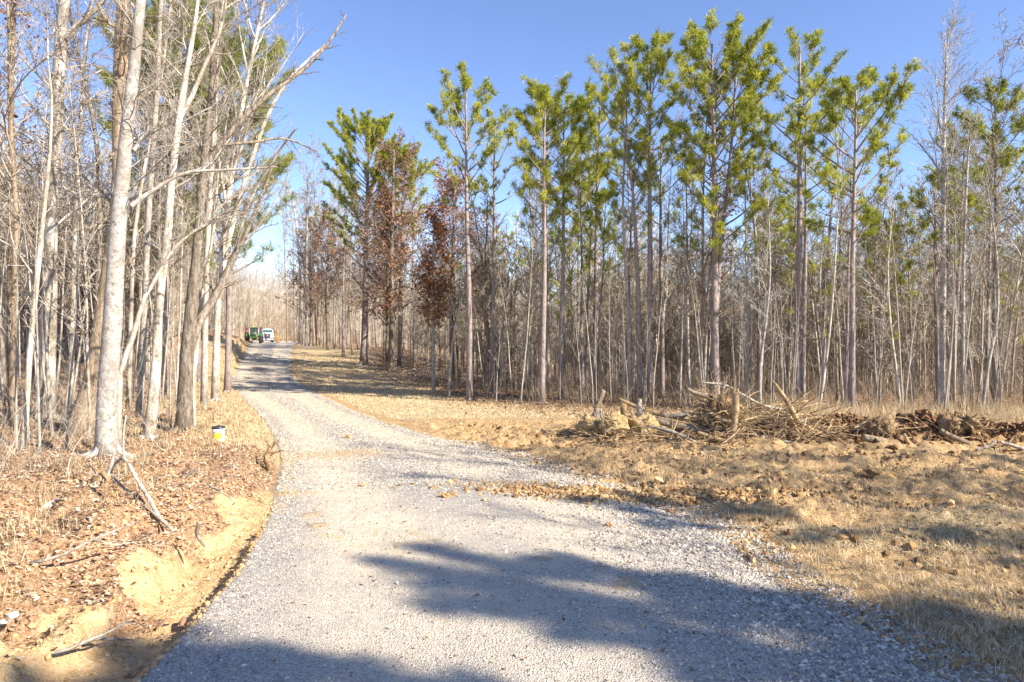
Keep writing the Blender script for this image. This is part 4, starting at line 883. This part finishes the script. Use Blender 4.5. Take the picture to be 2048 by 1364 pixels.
# loose sticks that nobody could count
R_.seed(88); g = Geo()
for k in range(1100):
    q = R_.random()
    if q < .5: x, y = R_.uniform(6.2, 9.4), 19.6+R_.gauss(0, .5)
    elif q < .75: x, y = R_.uniform(1.5, 6.5), 19.3+R_.gauss(0, .6)
    else: x, y = R_.uniform(9, 16), 20.3-.13*(R_.random()*6)+R_.gauss(0, .6)
    z = gz(x, y)+R_.random()**1.6*(.75*math.exp(-((x-7.6)/1.6)**2)+.3*math.exp(-((x-4)/2.5)**2)+.08); a = R_.uniform(0, 6.28)
    L = R_.uniform(.3, 1.5)*(.8 if q > .75 else 1); n = 6
    P = wander([x, y, z], [cos(a), sin(a)*.6, R_.gauss(.0, .35)], L, n, .14, -.02); P[:, 2] = np.maximum(P[:, 2], surf(P[:, 0], P[:, 1])+.01)
    r0 = R_.uniform(.006, .024); g.tube(P, r0*(1-np.linspace(0, 1, n)*.7), 5)
g2 = Geo()
for kk in list(g.tb):
    lst = g.tb[kk]; g2.tb[kk] = lst[::3]; g.tb[kk] = [v for i_, v in enumerate(lst) if i_ % 3]
tag(g2.obj('root_tangle', M['root_brown'], None, True), 'dark soil stained roots and sticks tangled through the heap', 'roots', None, 'stuff')
tag(g.obj('brush_heap', M['log_wood'], None, True), 'jumble of thin sticks and roots filling the bulldozed heap', 'brush', None, 'stuff')
# brush on the far slope under the oaks
R_.seed(90); g = Geo()
for k in range(420):
    y = R_.uniform(42, 78); x = float(eR(y))+R_.uniform(6, 16); z = gz(x, y); a = R_.uniform(0, 6.28)
    P = wander([x, y, z+R_.uniform(0, .5)], [cos(a), sin(a), R_.gauss(.15, .3)], R_.uniform(.8, 3), 5, .12, 0); P[:, 2] = np.maximum(P[:, 2], surf(P[:, 0], P[:, 1])+.02)
    g.tube(P, R_.uniform(.012, .035)*(1-np.linspace(0, 1, 5)*.7), 4)
tag(g.obj('slash_piles', M['twig'], None, True), 'low heaps of cut branches below the russet oaks', 'brush', None, 'stuff')

# ------------------------------------------------------------------ left bank details
R_.seed(93)
log('fallen_log', 'weathered grey log lying left of the rotten stump', [(196, 972), (150, 990), (118, 1004), (84, 1016)], [7, 16, 20, 12], 10.6, 'log_grey', -.4, 'log', n=14, splint=True)
b = at(205, 978, 10.8); b[2] = gz(b[0], b[1])+.05; o = thing('rotten_stump', 'dark rotten stump with a white snag and splayed roots on the bank', 'stump', tuple(b))
g = Geo(); displaced_ball(g, b, (.16, .15, .16), 95, .5); g.obj('root_ball', M['root_brown'], o, True, b)
g = Geo(); P = smooth_pl(px_line([(208, 978), (216, 955), (224, 925), (229, 898)], 10.8), 10); g.tube(P, np.array([15, 14, 13, 12, 11, 10, 8, 6, 4, 2])/F*10.8/2, 8, True); g.obj('snag', M['bark_white'], o, True, b)
g = Geo()
for k in range(14):
    a = R_.uniform(0, 6.28); P = wander(b+np.array([0, 0, .08]), [cos(a), sin(a), -.2], R_.uniform(.2, .5), 6, .25, -.08); g.tube(P, np.linspace(.022, .004, 6), 5)
g.obj('roots', M['log_grey'], o, True, b)
log('dead_sapling', 'long bent dead sapling lying down the bank from the stump', [(222, 946), (232, 926), (250, 918), (276, 962), (300, 1000), (320, 1036), (350, 1062)], [4, 5, 6, 7, 8, 7, 5], 10.3, 'log_grey', -.9, 'branch', n=20, twigs=4)
log('dead_sapling', 'thin dead stem lying parallel below the bent sapling', [(228, 956), (262, 990), (302, 1022), (346, 1062)], [4, 5, 5, 4], 10.2, 'log_grey', -.9, 'branch', n=14)
log('dead_sapling', 'slim upright whip standing where the bent sapling arches', [(250, 922), (247, 900), (247, 870), (252, 830)], [5, 4, 3, 2], 10.4, 'bark_white', 0, 'sapling', n=8)
log('exposed_root', 'dark curled root poking out of the clay bank', [(398, 1046), (394, 1066), (402, 1082), (410, 1094)], [6, 8, 7, 3], 8.9, 'bark_dark', 0, 'root')
log('exposed_root', 'ragged dark root stub at the verge beside the gravel edge', [(540, 938), (534, 918), (538, 900), (545, 888)], [12, 14, 9, 3], 14.6, 'root_brown', 0, 'root', twigs=8)
log('fallen_branch', 'short mossy branch lying on pale clay below the verge', [(346, 966), (366, 956), (392, 938)], [4, 9, 4], 11.8, 'bark_dark', 0, 'branch')
def curl(label, px, py, L, seed):
    R_.seed(seed); p = at(px, py, 7.4); p[2] = gz(p[0], p[1])+.02; n = 8; g = Geo(); a0 = R_.uniform(0, 3)
    V = []; 
    for i in range(n):
        t = i/(n-1); cx = cos(a0)*L*(t-.5)*(1-.2*t); cy = sin(a0)*L*(t-.5); cz = .05*sin(t*pi)+.05*t*t
        for j in range(6):
            a = -.4+j*.65; w = .035*(1-.6*abs(t-.4)); V.append([cx-sin(a0)*w*cos(a), cy+cos(a0)*w*cos(a), cz+w*sin(a)])
    for V2, off in ((V, 0), ([[v[0], v[1], v[2]-.006] for v in V], 1)):
        g.add(V2, None, [[i*6+j, i*6+j+1, (i+1)*6+j+1, (i+1)*6+j] for i in range(n-1) for j in range(5)], .3)
    tag(g.obj('bark_curl', M['leaf'], None, True, None, tuple(p)), label, 'bark', 'curled bark pieces')
curl('curled brown bark strip lying in the ditch, left of two', 332, 1166, .2, 3); curl('curled brown bark strip in the ditch, right of two', 366, 1184, .2, 5)
for px, py, r, lab in [(26, 1234, .055, 'whitish stone at the left picture edge, larger of three'), (6, 1246, .035, 'whitish stone at the very corner of the bank, cut by the picture edge'), (102, 1256, .03, 'smallest whitish stone on the clay right of the larger two')]:
    p = at(px, py, 6.6); d = 6.6
    for it in range(12): p = at(px, py, d); d -= (p[2]-gz(p[0], p[1]))*-1.0*0 - 0; 
    for it in range(30):
        z = gz(p[0], p[1]); d *= 1+.5*(p[2]-z)/CAMZ; p = at(px, py, d)
    g = Geo(); displaced_ball(g, (0, 0, 0), (r, r*.8, r*.6), int(r*1000), .3, 2); tag(g.obj('stone', M['white_stone'] if 'white_stone' in M else plain('white_stone', (.72, .7, .66), .8).m, None, False, None, tuple(p+[0, 0, r*.3])), lab, 'stone')
def on_ground(px, py, d=8.0):
    for it in range(60):
        p = at(px, py, d); z = gz(p[0], p[1]); d = min(max(d*(1+.6*(p[2]-z)/CAMZ), 3), 200)
    return p
R_.seed(97)
for px, py, L, a, lab in [(300, 960, .9, .4, 'thin grey fallen branch near the bent sapling joint'), (470, 1010, .7, 2.5, 'crooked stick on the verge leaves'), (60, 1130, 1.1, .2, 'long thin stick across the leaf covered bank at left'), (180, 1110, .8, .6, 'slender stick above the clay cut'), (110, 1310, .7, .5, 'pale stick at the bottom left corner'), (170, 1290, .5, .9, 'short pale wood splinter beside the ditch bottom'), (480, 950, .6, 2.9, 'small stick lying near the ragged root stub'), (815, 832, .8, .1, 'dark stick standing on the far mud slope'), (860, 846, 1.2, 3.0, 'pale pole lying on the slope left of the heap')]:
    p = on_ground(px, py, 12); d = np.array([cos(a), sin(a), .12]); P = wander(p+[0, 0, .02], d, L, 8, .12, -.01); P[:, 2] = np.maximum(P[:, 2], surf(P[:, 0], P[:, 1])+.012)
    g = Geo(); g.tube(P, np.linspace(.016, .006, 8)*(1+p[1]*.03), 6, True); sprout(g, P, np.linspace(.012, .005, 8), .25, 3, 3, 3, .3, BARE, [])
    tag(g.obj('fallen_stick', M['log_grey'], None, True, p, tuple(p)), lab, 'stick', 'sticks lying on the ground')
# mud patches and clods dropped on the gravel
for k, (px, py, rx, ry, lab) in enumerate([(1242, 1165, .33, .12, 'flat smooth dried mud patch on the shaded gravel'), (632, 1029, .24, .1, 'upper small tan mud patch on the left gravel'), (640, 1051, .2, .08, 'lower small tan mud patch on the left gravel'), (1084, 996, .5, .1, 'thin mud smear at the foot of the rubble bank'), (1085, 1117, .16, .05, 'small mud spot at the shadow edge')]):
    p = on_ground(px, py, 9); a = np.linspace(0, 2*pi, 28, endpoint=False); V = [[0, 0, .009]]
    rr = 1+.25*fbm(np.cos(a)*1.3+k*7, np.sin(a)*1.3, 5, 3)
    for f, h in ((.55, .008), (.9, .005), (1.05, -.02)):
        for i in range(28): V.append([cos(a[i])*rx*rr[i]*f, sin(a[i])*ry*2.4*rr[i]*f, h])
    T = [[0, 1+i, 1+(i+1) % 28] for i in range(28)]; Qd = [[1+28*r_+i, 1+28*(r_+1)+i, 1+28*(r_+1)+(i+1) % 28, 1+28*r_+(i+1) % 28] for r_ in range(2) for i in range(28)]
    g = Geo(); g.add(V, T, Qd, .5); tag(g.obj('mud_patch', M['dry_mud'] if 'dry_mud' in M else plain('dry_mud', (.44, .35, .23), .95, .2, .1).m, None, True, None, tuple(p-[0, 0, .004])), lab, 'mud')
for k, (px, py, r, lab) in enumerate([(890, 994, .1, 'brown earth clod on the gravel left of the rubble bank'), (906, 990, .07, 'smaller earth clod touching the brown one'), (697, 876, .12, 'straw covered clod in the middle of the road'), (725, 972, .07, 'yellow clod on the gravel below the shadow bands'), (1217, 1052, .06, 'dry reddish weed clump on the gravel'), (1305, 992, .1, 'dark olive clod at the right end of the rubble'), (1745, 948, .2, 'dark soil clod heap in the middle of the muddy field'), (1780, 950, .16, 'second dark soil clod heap right of the first')]):
    p = on_ground(px, py, 12); g = Geo(); displaced_ball(g, (0, 0, 0), (r, r*.8, r*.5), 200+k, .55, 3, 2.2); R_.seed(k)
    for q in range(10): g.tube(wander([R_.gauss(0, r*.5), R_.gauss(0, r*.5), r*.2], [R_.gauss(0, 1), R_.gauss(0, 1), .6], r*1.3, 4, .2, -.05), [.004, .004, .003, .002], 3)
    tag(g.obj('earth_clod', M['root_clay'] if k in (2, 3) else M['clod'], None, False, None, tuple(p+[0, 0, r*.2])), lab, 'clod', 'clods on the ground')
# tyre tread print pressed into the mud: rows of small ribs
p = on_ground(1908, 1228, 7); zt = gz(p[0], p[1]); g = Geo(); ca, sa = cos(-.62), sin(-.62)
for i in range(6):
    for j in range(16):
        u, v = (j-7.5)*.047+(i % 2)*.02, (i-2.5)*.062; x, y = p[0]+u*ca-v*sa, p[1]+u*sa+v*ca
        bm_ = bmesh.new(); bmesh.ops.create_cube(bm_, size=1)
        for vv in bm_.verts: vv.co = Vector((vv.co.x*.042, vv.co.y*.036*(.7 if vv.co.z > 0 else 1), vv.co.z*.05))
        g.bm(bm_, (x, y, zt+.004+.012*sin(v*5)), -.62)
tag(g.obj('tread_print', M['dry_mud'], None, True), 'ribbed tyre tread print pressed into the mud at lower right', 'tyre print')
# straight ditch litter: bucket
for k_, (nm, c_, ro) in enumerate([('bucket_white', (.85, .85, .85), .35), ('bucket_lid', (.035, .035, .04), .3), ('label_yellow', (.85, .75, .03), .4), ('label_orange', (.85, .5, .03), .4), ('label_blue', (.06, .05, .4), .4), ('wire', (.4, .4, .42), .3)]): plain(nm, c_, ro, .06, .5)
p = on_ground(437, 884, 15); o = thing('bucket', 'white plastic bucket with black lid and yellow label standing on the left verge', 'bucket', tuple(p))
def strip(name, mat, a0, a1, z0, z1, parent, rf):
    g = Geo(); n = 14; V = []
    for z in (z0, z1):
        for i in range(n):
            a = a0+(a1-a0)*i/(n-1); r = rf(z); V.append([cos(a)*r, sin(a)*r, z])
    g.add(V, None, [[i, i+1, n+i+1, n+i] for i in range(n-1)], .5); return g.obj(name, M[mat], parent)
br_ = lambda z: .128+.022*(z/.36)+.0025
g = Geo(); z = [0, .01, .15, .27, .275, .29, .295, .345]; g.tube([[0, 0, q] for q in z], [.122, .128, .137, .1445, .149, .149, .145, .148], 32, True); g.obj('body', M['bucket_white'], o)
g = Geo(); g.tube([[0, 0, q] for q in (.335, .345, .375, .382)], [.154, .158, .158, .15], 32, True); g.obj('lid', M['bucket_lid'], o)
strip('label', 'label_yellow', -2.1, -.6, .085, .24, o, br_); strip('blue_band', 'label_blue', -2.1, -1.4, .062, .08, o, br_); strip('orange_band', 'label_orange', -2.1, -.6, .005, .058, o, br_)
strip('label', 'label_yellow', -3.6, -2.5, .085, .24, o, br_)
g = Geo(); g.tube([[cos(a)*.156, -.01+sin(a)*.156, .27-.06*abs(sin(a))] for a in np.linspace(-pi, 0, 16)], [.003]*16, 5, True); g.obj('handle', M['wire'], o)

# ------------------------------------------------------------------ vehicles
for nm, c_, ro in [('green_paint', (.05, .22, .05), .45), ('green_pale', (.16, .27, .11), .45), ('tyre', (.025, .025, .028), .8), ('dark_metal', (.06, .06, .065), .5), ('red_paint', (.28, .09, .085), .55), ('white_paint', (.6, .6, .6), .4), ('chrome', (.6, .6, .62), .25), ('orange_plastic', (.9, .2, .03), .5), ('grey_plate', (.22, .25, .32), .4), ('lamp_clear', (.75, .75, .7), .15)]: plain(nm, c_, ro, .1, .5)
gm = Mat('glass_dark', .08, .6); gm.col((.03, .06, .06)); M['glass_dark'] = gm.m
gm = Mat('glass_teal', .08, .6); gm.col((.02, .08, .10)); M['glass_teal'] = gm.m
def part(name, mat, parent, fn, smooth=False):
    g = Geo(); fn(g); return g.obj(name, M[mat], parent, smooth)
def wheel(parent, x, y, r, w, hub='green_paint'):
    wv = link('wheel', None, parent, (x, y, r))
    part('tyre', 'tyre', wv, lambda g: [g.tube([[-w/2, 0, 0], [-w/2+.04, 0, 0], [0, 0, 0], [w/2-.04, 0, 0], [w/2, 0, 0]], [r*.86, r*.97, r, r*.97, r*.86], 28, True)] +
         [g.box((sx*w*.22, cos(a)*r*.99, sin(a)*r*.99), (w*.42, .06, .06)) for a in np.linspace(0, 6.2, 20) for sx in (-1, 1)])
    part('rim', hub, wv, lambda g: g.tube([[-w/2-.02, 0, 0], [0, 0, 0], [w/2+.02, 0, 0]], [r*.5, r*.55, r*.5], 20, True)); return wv
d = 116; b = at(508, 686, d); b[2] = gz(b[0], b[1]); o = thing('tractor', 'green farm tractor with glazed cab parked at the far end of the road, facing us', 'tractor', tuple(b), math.atan2(-b[0], b[1])*-.0+.36)
arch = [(-.42, .95), (-.42, 1.55), (-.33, 1.8), (-.16, 1.95), (.16, 1.95), (.33, 1.8), (.42, 1.55), (.42, .95)]
part('hood', 'green_pale', o, lambda g: g.prism(arch, -2.4, -.5, .03)); part('grille', 'dark_metal', o, lambda g: [g.box((0, -2.42, 1.36), (.62, .05, .34))]+[g.box((0, -2.46, 1.24+k*.06), (.6, .02, .015)) for k in range(5)])
part('front_weight', 'green_paint', o, lambda g: g.box((0, -2.55, .95), (1.0, .45, .36), .04))
part('cab_frame', 'white_paint', o, lambda g: [g.box((sx*.72, sy, 1.95), (.09, .09, 1.3)) for sx in (-1, 1) for sy in (-.45, .9)]+[g.box((0, -.45, 1.35), (1.5, .08, .08)), g.box((0, .9, 1.35), (1.5, .08, .08))])
part('cab_glass', 'glass_dark', o, lambda g: g.box((0, .22, 1.95), (1.4, 1.3, 1.2)))
rf = part('cab_roof', 'green_pale', o, lambda g: g.box((0, .2, 2.68), (1.75, 1.7, .2), .06)); part('beacon', 'label_orange', rf, lambda g: g.cyl((.1, 0, 2.78), (.1, 0, 2.9), .07))
for sx in (-1, 1):
    part('mirror', 'dark_metal', o, lambda g: [g.box((sx*1.12, -.5, 2.4), (.24, .06, .34), .02), g.cyl((sx*.75, -.45, 2.5), (sx*1.1, -.5, 2.5), .02)])
    part('fender', 'green_paint', o, lambda g: [g.prism([(sx*.8, 1.2), (sx*.8, 1.75), (sx*1.3, 1.75), (sx*1.3, 1.2)][::sx], -.1, 1.4, .04)])
    part('headlight', 'lamp_clear', o, lambda g: g.cyl((sx*.3, -2.45, 1.62), (sx*.3, -2.36, 1.62), .07))
    wheel(o, sx*1.1, .75, .92, .55); wheel(o, sx*.98, -1.55, .6, .4)
part('chassis', 'dark_metal', o, lambda g: g.box((0, -.6, .75), (.6, 3.2, .5), .03)); part('exhaust', 'dark_metal', o, lambda g: g.cyl((.48, -1.0, 1.8), (.48, -1.0, 2.7), .05))
d = 121; b2 = at(507, 685.5, d); b2[2] = gz(b2[0], b2[1]); o = thing('red_trailer', 'red box sided machine standing right behind the green tractor', 'trailer', tuple(b2), .36)
part('box', 'red_paint', o, lambda g: g.box((0, 0, 2.05), (2.75, 2.6, 1.5), .05)); part('frame', 'dark_metal', o, lambda g: [g.box((0, 0, 1.2), (2.7, 3.4, .18))]+[g.box((sx*1.3, -1.35, 2.1), (.1, .1, 1.7)) for sx in (-1, 1)])
wheel(o, -1.1, 0, .55, .3, 'red_paint'); wheel(o, 1.1, 0, .55, .3, 'red_paint')
b3 = at(497, 685, 113.5); b3[2] = gz(b3[0], b3[1]); g = Geo(); g.box((0, 0, .16), (1.3, .7, .07), .01, .2); g.box((0, .25, .25), (1.2, .08, .35), .01, .2); g.box((.5, 0, .1), (.1, .9, .2), .01, .2)
tag(g.obj('steel_blade', M['grey_plate'], None, False, None, tuple(b3)), 'blue grey steel blade lying on the ground by the left wheel of the tractor', 'blade')
d = 140; b = at(535, 684, d); b[2] = gz(b[0], b[1]); o = thing('dump_truck', 'white heavy truck with dark grille and dark body facing us beside the tractor', 'truck', tuple(b), .36)
cab = part('cab', 'white_paint', o, lambda g: g.prism([(-1.12, .95), (-1.15, 1.9), (-1.02, 2.62), (-.85, 2.75), (.85, 2.75), (1.02, 2.62), (1.15, 1.9), (1.12, .95)], -.2, 1.5, .05))
part('windshield', 'glass_teal', o, lambda g: g.prism([(-.98, 1.98), (-.9, 2.5), (.9, 2.5), (.98, 1.98)], -.26, -.18, .02))
part('hood', 'white_paint', o, lambda g: g.prism([(-.95, .8), (-.95, 1.5), (-.75, 1.85), (.75, 1.85), (.95, 1.5), (.95, .8)], -1.9, -.2, .05))
gr_ = part('grille', 'dark_metal', o, lambda g: g.box((0, -1.93, 1.15), (.95, .08, .95), .03)); part('grille_frame', 'chrome', gr_, lambda g: [g.box((sx*.53, -1.95, 1.15), (.1, .1, 1.1), .02) for sx in (-1, 1)]+[g.box((0, -1.95, 1.69), (1.16, .1, .1), .02), g.box((0, -1.99, 1.35), (.22, .03, .14), .02)])
part('bumper', 'chrome', o, lambda g: g.box((0, -2.05, .55), (2.35, .22, .3), .04))
for sx in (-1, 1):
    part('headlight', 'lamp_clear', o, lambda g: g.box((sx*.9, -1.95, .95), (.32, .08, .2), .03)); part('fender', 'white_paint', o, lambda g: g.box((sx*1.0, -1.3, 1.05), (.42, 1.1, .28), .08))
    part('mirror', 'dark_metal', o, lambda g: [g.box((sx*1.38, -.3, 2.1), (.14, .1, .6), .02), g.cyl((sx*1.1, -.25, 2.3), (sx*1.36, -.3, 2.3), .02)])
    wheel(o, sx*.98, -1.3, .5, .3, 'chrome'); wheel(o, sx*.95, 3.2, .5, .5, 'chrome'); wheel(o, sx*.95, 4.5, .5, .5, 'chrome')
part('dump_body', 'dark_metal', o, lambda g: [g.box((0, 3.6, 1.95), (2.45, 4.2, 1.5), .05), g.box((0, 1.6, 2.75), (2.35, .5, .3), .04)]); part('marker_lamp', 'lamp_clear', o, lambda g: [g.box((k*.35, -.05, 2.8), (.14, .1, .08), .02) for k in (-1, 0, 1)])
part('chassis', 'dark_metal', o, lambda g: g.box((0, 1.6, .75), (.9, 6.6, .3)))
b = at(555.5, 682.5, 138); b[2] = gz(b[0], b[1]); o = thing('marker_post', 'orange upright marker standing right of the white truck', 'marker', tuple(b))
part('post', 'orange_plastic', o, lambda g: g.tube([[0, 0, q] for q in (.08, .5, 1.0, 1.4, 1.48)], [.22, .2, .18, .16, .08], 16, True)); part('band', 'white_paint', o, lambda g: g.tube([[0, 0, q] for q in (1.12, 1.17, 1.22)], [.182, .18, .178], 16, True)); part('base', 'tyre', o, lambda g: g.box((0, 0, .04), (.6, .6, .08), .02))
